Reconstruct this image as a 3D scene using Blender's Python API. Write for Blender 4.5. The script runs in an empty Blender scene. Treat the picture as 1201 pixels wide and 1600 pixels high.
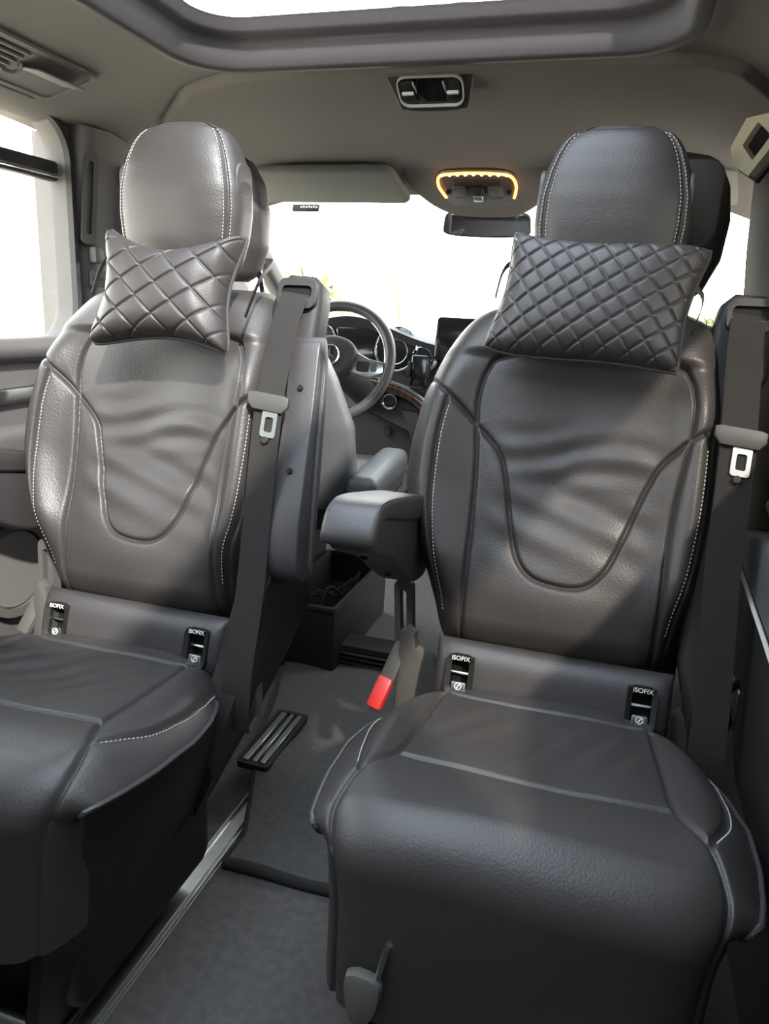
import bpy, bmesh, math, random
import numpy as np
from mathutils import Matrix, Vector

random.seed(4)
rng = np.random.default_rng(4)
SC = bpy.context.scene
COL = SC.collection
rad = math.radians

# ------------------------------------------------------------------ camera
CAM = np.array([0.371, -1.081, 0.987])
YAW, PITCH, ROLL, FPX = rad(16.168), rad(-14.997), rad(2.988), 1143.64
fw = np.array([-math.sin(YAW)*math.cos(PITCH), math.cos(YAW)*math.cos(PITCH), math.sin(PITCH)])
r0 = np.array([math.cos(YAW), math.sin(YAW), 0.0])
u0 = np.cross(r0, fw)
rt = math.cos(ROLL)*r0 + math.sin(ROLL)*u0
up = -math.sin(ROLL)*r0 + math.cos(ROLL)*u0
cam_data = bpy.data.cameras.new('camera')
cam_data.sensor_fit = 'HORIZONTAL'
cam_data.sensor_width = 36.0
cam_data.lens = 36.0*FPX/1201.0
cam_data.clip_start = 0.02
cam = bpy.data.objects.new('camera', cam_data)
COL.objects.link(cam)
cam.matrix_world = Matrix([[rt[0], up[0], -fw[0], CAM[0]], [rt[1], up[1], -fw[1], CAM[1]],
                           [rt[2], up[2], -fw[2], CAM[2]], [0, 0, 0, 1]])
SC.camera = cam

# ------------------------------------------------------------------ world, sun, exposure
world = bpy.data.worlds.new('sky')
SC.world = world
world.use_nodes = True
wn = world.node_tree.nodes; wl = world.node_tree.links
wn.clear()
wo = wn.new('ShaderNodeOutputWorld'); wb = wn.new('ShaderNodeBackground')
tc = wn.new('ShaderNodeTexCoord'); sx = wn.new('ShaderNodeSeparateXYZ'); cr = wn.new('ShaderNodeValToRGB')
wl.new(tc.outputs['Generated'], sx.inputs[0]); wl.new(sx.outputs['Z'], cr.inputs[0]); wl.new(cr.outputs[0], wb.inputs[0])
cr.color_ramp.elements[0].position = 0.0; cr.color_ramp.elements[0].color = (1.0, 0.955, 0.895, 1)
cr.color_ramp.elements[1].position = 0.75; cr.color_ramp.elements[1].color = (0.86, 0.92, 1.0, 1)
wb.inputs[1].default_value = 5.5
wl.new(wb.outputs[0], wo.inputs[0])

sun_data = bpy.data.lights.new('sun', 'SUN')
sun_data.energy = 9.5
sun_data.angle = rad(2.0)
sun_data.color = (1.0, 0.89, 0.77)
sun = bpy.data.objects.new('sun', sun_data)
COL.objects.link(sun)
sun.rotation_euler = Vector((0.45, -0.62, 0.62)).to_track_quat('Z', 'Y').to_euler()

SC.view_settings.view_transform = 'Standard'
SC.view_settings.look = 'None'
SC.view_settings.gamma = 1.0
SC.view_settings.use_curve_mapping = False
SC.view_settings.exposure = 1.05

# ------------------------------------------------------------------ materials
MATS = {}
def mat(name, col, rough=0.5, metal=0.0, spec=0.5, bump=None, mottle=0.0, mscale=12, emit=None, coat=0.0, sheen=0.0):
    m = bpy.data.materials.new(name); m.use_nodes = True
    nt = m.node_tree; n = nt.nodes; l = nt.links
    b = n['Principled BSDF']
    b.inputs['Base Color'].default_value = (*col, 1)
    b.inputs['Roughness'].default_value = rough
    b.inputs['Metallic'].default_value = metal
    b.inputs['Specular IOR Level'].default_value = spec
    b.inputs['Coat Weight'].default_value = coat
    b.inputs['Sheen Weight'].default_value = sheen
    co = n.new('ShaderNodeTexCoord')
    if mottle:
        nz = n.new('ShaderNodeTexNoise'); nz.inputs['Scale'].default_value = mscale; nz.inputs['Detail'].default_value = 5
        mx = n.new('ShaderNodeMix'); mx.data_type = 'RGBA'
        mx.inputs['A'].default_value = (*[c*(1-mottle) for c in col], 1)
        mx.inputs['B'].default_value = (*[min(1, c*(1+mottle)) for c in col], 1)
        l.new(co.outputs['Object'], nz.inputs['Vector']); l.new(nz.outputs['Fac'], mx.inputs['Factor'])
        l.new(mx.outputs['Result'], b.inputs['Base Color'])
    if bump:
        kind, sc, st = bump
        bp = n.new('ShaderNodeBump'); bp.inputs['Strength'].default_value = st; bp.inputs['Distance'].default_value = 0.0012
        if kind == 'leather':
            v = n.new('ShaderNodeTexVoronoi'); v.feature = 'F1'; v.inputs['Scale'].default_value = sc
            nz = n.new('ShaderNodeTexNoise'); nz.inputs['Scale'].default_value = sc*0.4
            ad = n.new('ShaderNodeMath'); ad.operation = 'MULTIPLY_ADD'; ad.inputs[1].default_value = 0.5
            l.new(co.outputs['Object'], v.inputs['Vector']); l.new(co.outputs['Object'], nz.inputs['Vector'])
            l.new(nz.outputs['Fac'], ad.inputs[0]); l.new(v.outputs['Distance'], ad.inputs[2])
            inv = n.new('ShaderNodeMath'); inv.operation = 'MULTIPLY'; inv.inputs[1].default_value = -1
            l.new(ad.outputs[0], inv.inputs[0]); l.new(inv.outputs[0], bp.inputs['Height'])
        elif kind == 'weave':
            w1 = n.new('ShaderNodeTexWave'); w1.inputs['Scale'].default_value = sc; w1.bands_direction = 'X'
            w2 = n.new('ShaderNodeTexWave'); w2.inputs['Scale'].default_value = sc; w2.bands_direction = 'Z'
            ad = n.new('ShaderNodeMath'); ad.operation = 'ADD'
            for w in (w1, w2): l.new(co.outputs['Object'], w.inputs['Vector'])
            l.new(w1.outputs['Fac'], ad.inputs[0]); l.new(w2.outputs['Fac'], ad.inputs[1]); l.new(ad.outputs[0], bp.inputs['Height'])
        else:
            nz = n.new('ShaderNodeTexNoise'); nz.inputs['Scale'].default_value = sc; nz.inputs['Detail'].default_value = 3
            l.new(co.outputs['Object'], nz.inputs['Vector']); l.new(nz.outputs['Fac'], bp.inputs['Height'])
        l.new(bp.outputs[0], b.inputs['Normal'])
    if emit:
        b.inputs['Emission Color'].default_value = (*emit[0], 1); b.inputs['Emission Strength'].default_value = emit[1]
    MATS[name] = m
    return m

def glass(name, tint, gloss=0.04):
    m = bpy.data.materials.new(name); m.use_nodes = True
    n = m.node_tree.nodes; l = m.node_tree.links; n.clear()
    o = n.new('ShaderNodeOutputMaterial'); mx = n.new('ShaderNodeMixShader')
    t = n.new('ShaderNodeBsdfTransparent'); g = n.new('ShaderNodeBsdfGlossy'); lw = n.new('ShaderNodeLayerWeight'); pw = n.new('ShaderNodeMath'); fr = n.new('ShaderNodeMath')
    pw.operation = 'POWER'; pw.inputs[1].default_value = 5; l.new(lw.outputs['Facing'], pw.inputs[0])
    fr.operation = 'MULTIPLY_ADD'; fr.inputs[1].default_value = .5; fr.inputs[2].default_value = gloss*.5; l.new(pw.outputs[0], fr.inputs[0])
    t.inputs[0].default_value = (*tint, 1); g.inputs['Roughness'].default_value = 0.02
    l.new(fr.outputs[0], mx.inputs[0]); l.new(t.outputs[0], mx.inputs[1]); l.new(g.outputs[0], mx.inputs[2]); l.new(mx.outputs[0], o.inputs[0])
    return m

LEATHER = mat('black_leather', (.039, .035, .033), .44, spec=.45, bump=('leather', 330, .20), mottle=.08)
LEATHER2 = mat('soft_leather', (.045, .042, .042), .42, spec=.5, bump=('leather', 520, .22), mottle=.08)
QUILT = mat('quilted_leather', (.040, .036, .035), .47, spec=.5, bump=('leather', 700, .16))
PLAST = mat('black_plastic', (.017, .016, .014), .55, spec=.3, bump=('noise', 900, .10))
SOFTPL = mat('charcoal_plastic', (.030, .028, .027), .55, spec=.35, bump=('noise', 700, .12))
GREYPL = mat('grey_plastic', (.085, .080, .073), .5, spec=.4, bump=('noise', 800, .08))
DARK = mat('dark_cavity', (.008, .008, .008), .7, spec=.2)
WEB = mat('belt_webbing', (.030, .028, .026), .8, spec=.15, bump=('weave', 260, .5))
THREAD = mat('white_thread', (.42, .40, .37), .8, spec=.1)
TONGUE = mat('tongue_plastic', (.055, .051, .048), .5, spec=.35)
SILVER = mat('silver_paint', (.50, .49, .45), .38, spec=.6)
CHROME = mat('chrome', (.78, .79, .80), .16, metal=1)
SATIN = mat('satin_metal', (.46, .48, .47), .33, metal=1, bump=('noise', 120, .1))
ALU = mat('aluminium_rail', (.66, .65, .62), .36, metal=1, mottle=.12, mscale=60)
RED = mat('red_plastic', (.60, .035, .035), .4, bump=('noise', 400, .05))
HEAD = mat('headliner_fabric', (.155, .142, .130), .92, spec=.15, bump=('noise', 900, .25), mottle=.06, mscale=4)
DTRIM = mat('dark_trim', (.060, .056, .048), .9, spec=.08, bump=('noise', 700, .1))
TRIM = mat('trim_plastic', (.135, .124, .118), .6, spec=.35, bump=('noise', 700, .1))
DOORC = mat('door_card', (.11, .10, .10), .55, spec=.4, bump=('noise', 500, .1))
CARPET = mat('carpet', (.105, .098, .092), .95, spec=.08, bump=('noise', 480, 1.0), mottle=.35, mscale=60)
MATC = mat('mat_carpet', (.090, .086, .082), .95, spec=.08, bump=('noise', 560, 1.0), mottle=.3, mscale=90)
BINDING = mat('mat_binding', (.035, .033, .032), .85, spec=.15, bump=('weave', 300, .4))
DASH = mat('dash_plastic', (.040, .040, .044), .45, spec=.45, bump=('noise', 600, .12))
DASHLOW = mat('lower_dash', (.085, .075, .068), .6, spec=.3, bump=('noise', 500, .1))
SCREEN = mat('dark_screen', (.006, .006, .007), .12, spec=.6)
WHITE = mat('white_print', (.75, .75, .73), .6)
LED = mat('led_strip', (1, .6, .25), .4, emit=((1.0, .40, .10), 1.5))
LEDB = mat('led_bulb', (1, .8, .4), .4, emit=((1.0, .70, .32), 5.0))
MIRROR = mat('mirror_glass', (.85, .85, .85), .01, metal=1)
VISOR = mat('visor_fabric', (.17, .17, .155), .9, spec=.15, bump=('noise', 600, .2))
FRONTL = mat('front_seat_leather', (.078, .080, .083), .42, spec=.5, bump=('leather', 350, .3), mottle=.08)
BARK = mat('bark', (.22, .16, .12), .9, bump=('noise', 30, 1), mottle=.3)
GROUND = mat('ground_gravel', (.50, .46, .38), .9, mottle=.25, mscale=3, bump=('noise', 20, .6))
WALLM = mat('pale_render', (.62, .58, .52), .9, bump=('noise', 30, .3), mottle=.1)
GLASS = glass('clear_glass', (.95, .97, .96))
TINT = glass('tinted_glass', (.52, .52, .51))
ROOFG = glass('roof_glass', (.74, .77, .80))
def wood():
    m = mat('dark_wood', (.10, .035, .018), .2, coat=.6)
    n = m.node_tree.nodes; l = m.node_tree.links
    w = n.new('ShaderNodeTexWave'); w.inputs['Scale'].default_value = 14; w.inputs['Distortion'].default_value = 6
    c = n.new('ShaderNodeValToRGB'); c.color_ramp.elements[0].color = (.05, .018, .01, 1); c.color_ramp.elements[1].color = (.085, .032, .018, 1)
    co = n.new('ShaderNodeTexCoord'); l.new(co.outputs['Object'], w.inputs['Vector']); l.new(w.outputs['Fac'], c.inputs[0])
    l.new(c.outputs[0], n['Principled BSDF'].inputs['Base Color'])
    return m
WOOD = wood()
def leafmat(name, a, b):
    m = mat(name, a, .6)
    n = m.node_tree.nodes; l = m.node_tree.links
    oi = n.new('ShaderNodeTexNoise'); oi.inputs['Scale'].default_value = 2.5
    mx = n.new('ShaderNodeMix'); mx.data_type = 'RGBA'
    mx.inputs['A'].default_value = (*a, 1); mx.inputs['B'].default_value = (*b, 1)
    l.new(oi.outputs['Fac'], mx.inputs['Factor']); l.new(mx.outputs['Result'], n['Principled BSDF'].inputs['Base Color'])
    return m
LEAF = leafmat('leaves', (.07, .10, .02), (.20, .21, .07))

# ------------------------------------------------------------------ mesh helpers
def mk(name, shape, m, parent=None, smooth=True, sharp=40, kind=None):
    V, F = shape
    me = bpy.data.meshes.new(name)
    me.from_pydata([tuple(map(float, v)) for v in V], [], [tuple(map(int, f)) for f in F])
    me.materials.append(m)
    if smooth:
        me.polygons.foreach_set('use_smooth', [True]*len(me.polygons))
        if sharp: me.set_sharp_from_angle(angle=rad(sharp))
    me.update()
    o = bpy.data.objects.new(name, me); COL.objects.link(o)
    if parent is not None: o.parent = parent
    if kind: o['kind'] = kind
    return o
def tag(o, label, cat, group=None):
    o['label'] = label; o['category'] = cat
    if group: o['group'] = group
    return o
def thing(name, label, cat, loc=(0, 0, 0), group=None):
    o = bpy.data.objects.new(name, None); COL.objects.link(o); o.location = loc
    o.empty_display_size = .05
    return tag(o, label, cat, group)
def struct(name, shape, m, parent=None, **k):
    o = mk(name, shape, m, parent, **k)
    if parent is None: o['kind'] = 'structure'
    return o
def join(*shapes):
    V, F = [], []
    for v, f in shapes:
        b = len(V); V += [tuple(p) for p in v]; F += [tuple(i+b for i in q) for q in f]
    return V, F
def xf(shape, M):
    V, F = shape
    return [tuple(M @ Vector(v)) for v in V], F
def shift(shape, d): return [tuple(np.array(v)+d) for v in shape[0]], shape[1]
def from_bm(bm):
    bm.verts.index_update()
    V = [tuple(v.co) for v in bm.verts]; F = [tuple(v.index for v in f.verts) for f in bm.faces]
    bm.free(); return V, F
def rbox(c, s, r=.01, seg=2, rot=None):
    bm = bmesh.new(); bmesh.ops.create_cube(bm, size=1)
    for v in bm.verts: v.co = Vector((v.co.x*s[0], v.co.y*s[1], v.co.z*s[2]))
    r = min(r, .49*min(s))
    if r > 0: bmesh.ops.bevel(bm, geom=bm.edges[:], offset=r, segments=seg, profile=.5, affect='EDGES')
    M = Matrix.Translation(c)
    if rot is not None: M = M @ rot.to_4x4()
    bm.transform(M); return from_bm(bm)
def rotx(a): return Matrix.Rotation(rad(a), 3, 'X')
def roty(a): return Matrix.Rotation(rad(a), 3, 'Y')
def rotz(a): return Matrix.Rotation(rad(a), 3, 'Z')
def prism(pts, depth, o=(0, 0, 0), ax=(1, 0, 0), ay=(0, 0, 1), bev=.0, seg=2):
    """polygon in the plane (ax, ay) at o, extruded by depth along ax x ay (centred)"""
    ax = np.array(ax, float); ay = np.array(ay, float); an = np.cross(ax, ay); o = np.array(o, float)
    bm = bmesh.new()
    vs = [bm.verts.new(tuple(o+ax*p[0]+ay*p[1]-an*depth/2)) for p in pts]
    f = bm.faces.new(vs)
    r = bmesh.ops.extrude_face_region(bm, geom=[f])
    nv = [e for e in r['geom'] if isinstance(e, bmesh.types.BMVert)]
    bmesh.ops.translate(bm, verts=nv, vec=tuple(an*depth))
    bmesh.ops.recalc_face_normals(bm, faces=bm.faces[:])
    if bev > 0:
        ed = [e for e in bm.edges if any(len(fc.verts) > 4 or len(pts) == 4 for fc in e.link_faces)]
        bmesh.ops.bevel(bm, geom=ed, offset=bev, segments=seg, profile=.5, affect='EDGES', clamp_overlap=True)
    bmesh.ops.triangulate(bm, faces=[fc for fc in bm.faces if len(fc.verts) > 4])
    return from_bm(bm)
def rr(w, h, r, n=5, cx=0, cy=0):
    P = []
    for sxx, syy, a0 in ((1, 1, 0), (-1, 1, 90), (-1, -1, 180), (1, -1, 270)):
        for k in range(n+1):
            a = rad(a0+90*k/n)
            P.append((cx+sxx*(w/2-r)+r*math.cos(a), cy+syy*(h/2-r)+r*math.sin(a)))
    return P
def spline(P, n=8, closed=False):
    P = [np.array(p, float) for p in P]; out = []
    m = len(P)
    for i in range(m if closed else m-1):
        if closed: a, b, c, d = P[i-1], P[i], P[(i+1) % m], P[(i+2) % m]
        else: a, b, c, d = P[max(i-1, 0)], P[i], P[i+1], P[min(i+2, m-1)]
        for k in range(n):
            t = k/n
            out.append(.5*((2*b)+(c-a)*t+(2*a-5*b+4*c-d)*t*t+(3*b-a-3*c+d)*t**3))
    if not closed: out.append(P[-1])
    return out
def loopring(outer, inner, depth, o, ax, ay, lip=0.0):
    """ring between two closed 2D loops of equal count, thickness depth along ax x ay"""
    ax = np.array(ax, float); ay = np.array(ay, float); an = np.cross(ax, ay); o = np.array(o, float)
    n = len(outer); V = []; F = []
    for L, z in ((outer, -depth/2), (outer, depth/2), (inner, depth/2+lip), (inner, -depth/2)):
        V += [tuple(o+ax*p[0]+ay*p[1]+an*z) for p in L]
    for k in range(4):
        for i in range(n):
            j = (i+1) % n; a, b = k*n, ((k+1) % 4)*n
            F.append((a+i, a+j, b+j, b+i))
    return V, F
def boxloop(x0, y0, x1, y1, ref):
    """points on a rectangle seen at the same angles as the loop ref from its centre"""
    c = np.mean(np.array(ref), 0); out = []
    for p in ref:
        d = np.array(p)-c; ts = []
        if d[0] > 1e-9: ts.append((x1-c[0])/d[0])
        if d[0] < -1e-9: ts.append((x0-c[0])/d[0])
        if d[1] > 1e-9: ts.append((y1-c[1])/d[1])
        if d[1] < -1e-9: ts.append((y0-c[1])/d[1])
        out.append(tuple(c+d*min(ts)))
    # snap nearest points onto the four corners
    for cx, cy in ((x0, y0), (x0, y1), (x1, y0), (x1, y1)):
        i = min(range(len(out)), key=lambda k: (out[k][0]-cx)**2+(out[k][1]-cy)**2); out[i] = (cx, cy)
    return out
def sweep(P, prof, closed=False, upv=(0, 0, 1), caps=True):
    """sweep a closed 2D profile (side, normal) along P; normal stays near upv"""
    P = [np.array(p, float) for p in P]; m = len(P); V = []; F = []; k = len(prof)
    upv = np.array(upv, float)
    for i in range(m):
        if closed: t = P[(i+1) % m]-P[i-1]
        else: t = P[min(i+1, m-1)]-P[max(i-1, 0)]
        t = t/np.linalg.norm(t); s = np.cross(t, upv); s = s/np.linalg.norm(s); n = np.cross(s, t)
        V += [tuple(P[i]+s*a+n*b) for a, b in prof]
    for i in range(m if closed else m-1):
        a, b = i*k, ((i+1) % m)*k
        for j in range(k): F.append((a+j, a+(j+1) % k, b+(j+1) % k, b+j))
    if caps and not closed:
        F.append(tuple(range(k-1, -1, -1))); F.append(tuple(range((m-1)*k, m*k)))
    return V, F
def circ(r, n=8, ry=None): 
    ry = ry or r
    return [(r*math.cos(2*math.pi*i/n), ry*math.sin(2*math.pi*i/n)) for i in range(n)]
def tube(P, r, n=8, closed=False, upv=(.13, .21, .97)): return sweep(P, circ(r, n), closed, upv)
def disc(c, r, d, axis=(0, -1, 0), n=24, bev=.2):
    """short bevelled cylinder"""
    ax = np.array(axis, float); ax /= np.linalg.norm(ax)
    a = np.cross(ax, (0, 0, 1) if abs(ax[2]) < .9 else (1, 0, 0)); a /= np.linalg.norm(a); b = np.cross(ax, a)
    prof = [(0, -d/2), (r, -d/2), (r, d/2-bev*d), (r-bev*d, d/2), (0, d/2)]
    V, F = [], []
    for q, h in prof:
        for i in range(n):
            t = 2*math.pi*i/n; V.append(tuple(np.array(c)+ax*h+(a*math.cos(t)+b*math.sin(t))*q))
    for k in range(len(prof)-1):
        for i in range(n):
            j = (i+1) % n; F.append((k*n+i, k*n+j, (k+1)*n+j, (k+1)*n+i))
    return V, F
def gridfaces(nr, nc):
    i = np.arange(nr-1)[:, None]*nc+np.arange(nc-1)[None, :]
    return np.stack([i, i+1, i+nc+1, i+nc], -1).reshape(-1, 4)
def polydist(X, Y, lines):
    """distance of grid points to the nearest of several polylines"""
    D = np.full(X.shape, 9.0)
    for L in lines:
        L = np.array(L, float)
        for a, b in zip(L[:-1], L[1:]):
            d = b-a; q = np.clip(((X-a[0])*d[0]+(Y-a[1])*d[1])/(d@d+1e-12), 0, 1)
            D = np.minimum(D, np.hypot(X-a[0]-q*d[0], Y-a[1]-q*d[1]))
    return D
def inside(X, Y, poly):
    r = np.zeros(X.shape, bool); n = len(poly)
    for i in range(n):
        x1, y1 = poly[i]; x2, y2 = poly[(i+1) % n]
        if y1 == y2: continue
        c = ((y1 > Y) != (y2 > Y)) & (X < (x2-x1)*(Y-y1)/(y2-y1)+x1)
        r ^= c
    return r
def split(P, labels, names, m, parent):
    """cut a grid surface (nr,nc,3) into one object per label of its faces"""
    nr, nc = P.shape[:2]; F = gridfaces(nr, nc); V = P.reshape(-1, 3); lab = labels.reshape(-1)
    N = np.cross(np.gradient(P, axis=1), np.gradient(P, axis=0)).reshape(-1, 3); N /= np.linalg.norm(N, axis=1)[:, None]+1e-12
    out = []
    for i, nm in enumerate(names):
        f = F[lab == i]
        if len(f) == 0: continue
        u, inv = np.unique(f, return_inverse=True)
        o = mk(nm, (V[u], inv.reshape(-1, 4)), m, parent, sharp=None)
        o.data.normals_split_custom_set_from_vertices(N[u].tolist()); out.append(o)
    return out
def stitches(paths, fn, step=.0062, ln=.0042, w=.0007, lift=.0009):
    """little thread dashes laid along (a, b) polylines on the surface fn"""
    S = []
    for L in paths:
        L = np.array(L, float); seg = np.linalg.norm(np.diff(L, axis=0), axis=1); cum = np.concatenate([[0], np.cumsum(seg)])
        for d in np.arange(.003, cum[-1]-ln, step):
            p = [np.array([np.interp(q, cum, L[:, 0]), np.interp(q, cum, L[:, 1])]) for q in (d, d+ln)]
            A, B = fn(*p[0]), fn(*p[1])
            e = 1e-3
            du = fn(p[0][0]+e, p[0][1])-A; dv = fn(p[0][0], p[0][1]+e)-A
            n = np.cross(du, dv); n /= (np.linalg.norm(n)+1e-12)
            if n[1]*.7 - n[2]*.7 > 0 : n = -n
            t = B-A; t /= (np.linalg.norm(t)+1e-12); s = np.cross(t, n)
            q = [A-s*w+n*lift*.2, A+s*w+n*lift*.2, B+s*w+n*lift*.2, B-s*w+n*lift*.2]
            M = (A+B)/2+n*lift*1.7
            S.append(([*q, M-s*w*.6, M+s*w*.6], [(0, 1, 5, 4), (2, 3, 4, 5), (0, 4, 3), (1, 2, 5)]))
    return join(*S)
def text(name, s, size, o, ax, ay, m, parent, depth=.0006):
    cu = bpy.data.curves.new(name, 'FONT'); cu.body = s; cu.size = size; cu.align_x = 'CENTER'; cu.align_y = 'CENTER'; cu.extrude = depth; cu.offset = 0
    t = bpy.data.objects.new(name, cu); COL.objects.link(t)
    dg = bpy.context.evaluated_depsgraph_get(); me = bpy.data.meshes.new_from_object(t.evaluated_get(dg))
    bpy.data.objects.remove(t); bpy.data.curves.remove(cu)
    ax = Vector(ax).normalized(); ay = Vector(ay).normalized(); an = ax.cross(ay)
    me.transform(Matrix([[ax.x, ay.x, an.x, o[0]], [ax.y, ay.y, an.y, o[1]], [ax.z, ay.z, an.z, o[2]], [0, 0, 0, 1]]))
    me.materials.clear(); me.materials.append(m)
    ob = bpy.data.objects.new(name, me); COL.objects.link(ob); ob.parent = parent
    return ob
def sm(x): x = np.clip(x, 0, 1); return x*x*(3-2*x)

#@@STRUCTURE
# ================================================================== THE SETTING
# floor of the cabin
floor = struct('floor', rbox((-.04, -.05, -.02), (1.62, 4.1, .04), .004), CARPET)

# ceiling with the opening of the glass roof
SRX0, SRX1, SRY0, SRY1, SRR = -.41, .425, -1.25, .25, .10
def zc(x, y):
    z = 1.412-.088*np.clip((y-.25)/.80, 0, 2)**1.35
    side = np.where(x < 0, sm((-x-.40)/.44), sm((x-.42)/.34))
    z = z-.075*side**1.3
    xs = np.array([-.80, -.70, -.62, -.5, -.38, -.2, 0, .25, .42, .52, .60, .66]); yc = np.array([.80, .58, .45, .345, .30, .283, .282, .286, .295, .325, .41, .56])
    d = y-np.interp(x, xs, yc)
    return z-.014*sm(d/.007)+.009*np.exp(-(d/.0045)**2)
gx = np.linspace(-.86, .76, 160); gy = np.concatenate([np.linspace(-2.0, .20, 60), np.linspace(.205, .62, 110), np.linspace(.63, 1.02, 30)])
GX, GY = np.meshgrid(gx, gy); P = np.stack([GX, GY, zc(GX, GY)], -1)
F = gridfaces(*GX.shape); ctr = P.reshape(-1, 3)[F].mean(1)
qx = np.abs(ctr[:, 0]-(SRX0+SRX1)/2)-(SRX1-SRX0)/2+SRR-.010; qy = np.abs(ctr[:, 1]-(SRY0+SRY1)/2)-(SRY1-SRY0)/2+SRR-.010
sd = np.hypot(np.maximum(qx, 0), np.maximum(qy, 0))+np.minimum(np.maximum(qx, qy), 0)-SRR
F = F[sd > 0]
ceiling = struct('ceiling', (P.reshape(-1, 3), F), HEAD, sharp=None)
# frame of the glass roof: rings of a stepped rounded profile
def ring_at(inset, z, n=10):
    return [(x, y, z) for x, y in rr(SRX1-SRX0-2*inset, SRY1-SRY0-2*inset, max(SRR-inset*.6, .03), n, (SRX0+SRX1)/2, (SRY0+SRY1)/2)]
prof = [(-.022, 1.405), (-.016, 1.398), (.0, 1.397), (.006, 1.402), (.010, 1.414), (.013, 1.420), (.016, 1.436), (.022, 1.441), (.034, 1.445), (.038, 1.450), (.042, 1.460), (.046, 1.466)]
V = []; 
for a, z in prof: V += ring_at(a, z)
n = len(ring_at(0, 0)); F = []
for k in range(len(prof)-1):
    for i in range(n): F.append((k*n+i, k*n+(i+1) % n, (k+1)*n+(i+1) % n, (k+1)*n+i))
struct('trim_1', (V, F), mat('roof_frame', (.060, .054, .056), .6, spec=.35, bump=('noise', 800, .15)), sharp=50)
w1 = struct('window_1', rbox(((SRX0+SRX1)/2, (SRY0+SRY1)/2, 1.470), (SRX1-SRX0-.05, SRY1-SRY0-.05, .006), .002), ROOFG)

# left side: sliding door section with its window, lower door card
AXY, AXZ = (0, 1, 0), (0, 0, 1)
def sidewall(name, x, y0, y1, z0, z1, win, m, thick=.05):
    inner = rr(win[1]-win[0], win[3]-win[2], win[4], 6, (win[0]+win[1])/2, (win[2]+win[3])/2)
    outer = boxloop(y0, z0, y1, z1, inner)
    return struct(name, loopring(outer, inner, thick, (x, 0, 0), AXY, AXZ), m, sharp=30)
sidewall('wall_left', -.805, -2.0, .36, .0, 1.40, (-1.0, .335, .895, 1.350, .085), TRIM)
w2 = struct('window_2', rbox((-.82, -.33, 1.10), (.005, 1.36, .52), .001), GLASS)
mk('window_bar', sweep([(-.815, -1.0, 1.236), (-.815, -.3, 1.240), (-.815, .33, 1.248)], rr(.03, .040, .008, 3)), SOFTPL, w2)
mk('window_bar_lip', sweep([(-.798, -1.0, 1.226), (-.798, .33, 1.238)], circ(.004)), CHROME, w2)
mk('window_gasket', loopring(rr(1.355, .475, .09, 6, -.332, 1.122), rr(1.33, .450, .08, 6, -.332, 1.122), .014, (-.776, 0, 0), AXY, AXZ), SOFTPL, w2)
# front left wall beside the driver
sidewall('wall_front_left', -.845, .34, 1.25, .0, 1.33, (.50, 1.15, .93, 1.265, .06), TRIM)
w3 = struct('window_3', rbox((-.86, .82, 1.10), (.005, .70, .36), .001), GLASS)
# right side
sidewall('wall_right', .70, -2.0, .40, .0, 1.42, (-.95, .06, .92, 1.30, .07), DTRIM)
w4 = struct('window_4', rbox((.712, -.365, 1.11), (.005, 1.22, .42), .001), TINT)
sidewall('wall_front_right', .745, .36, 1.25, .0, 1.40, (.60, 1.16, .92, 1.275, .07), DTRIM)
w5 = struct('window_5', rbox((.755, .88, 1.10), (.005, .62, .40), .001), GLASS)
# rear end of the cabin with the tailgate window
inner = rr(1.15, .40, .08, 6, -.06, 1.08)
struct('wall_rear', loopring(boxloop(-.83, 0, .68, 1.42, inner), inner, .04, (0, -2.0, 0), (1, 0, 0), AXZ), TRIM, sharp=30)
struct('window_6', rbox((-.06, -2.005, 1.08), (1.2, .005, .44), .001), TINT)
# pillars
def pillar(name, P, w, d, m): return struct(name, sweep(P, rr(w, d, min(w, d)*.35, 4), upv=(1, 0, 0)), m, sharp=50)
pillar('trim_2', [(-.805, .455, .35), (-.802, .450, .9), (-.792, .435, 1.15), (-.785, .425, 1.28), (-.765, .420, 1.352)], .150, .075, TRIM)
pillar('trim_3', [(.69, .46, .45), (.670, .46, .95), (.650, .46, 1.15), (.640, .455, 1.30), (.635, .45, 1.40)], .40, .085, DTRIM)
# A pillars and the windscreen
pillar('trim_4', [(-.790, 1.02, 1.33), (-.80, 1.25, 1.19), (-.815, 1.52, 1.03), (-.82, 1.75, .90)], .07, .06, SOFTPL)
pillar('trim_5', [(.735, 1.02, 1.34), (.77, 1.25, 1.20), (.80, 1.52, 1.03), (.82, 1.75, .90)], .07, .06, SOFTPL)
ws = struct('window_7', prism([(-.80, 0), (.74, 0), (.82, .80), (-.84, .80)], .006, (0, 1.03, 1.345), (1, 0, 0), (0, .85, -.527), 0), GLASS, smooth=False)
struct('trim_6', sweep([(-.80, 1.03, 1.325), (-.4, 1.045, 1.332), (0, 1.05, 1.334), (.4, 1.045, 1.332), (.67, 1.03, 1.325)], rr(.05, .03, .012, 3)), HEAD)
# firewall below the dash
struct('wall_front', rbox((-.06, 1.74, .45), (1.6, .04, .92), .01), SOFTPL)

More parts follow.
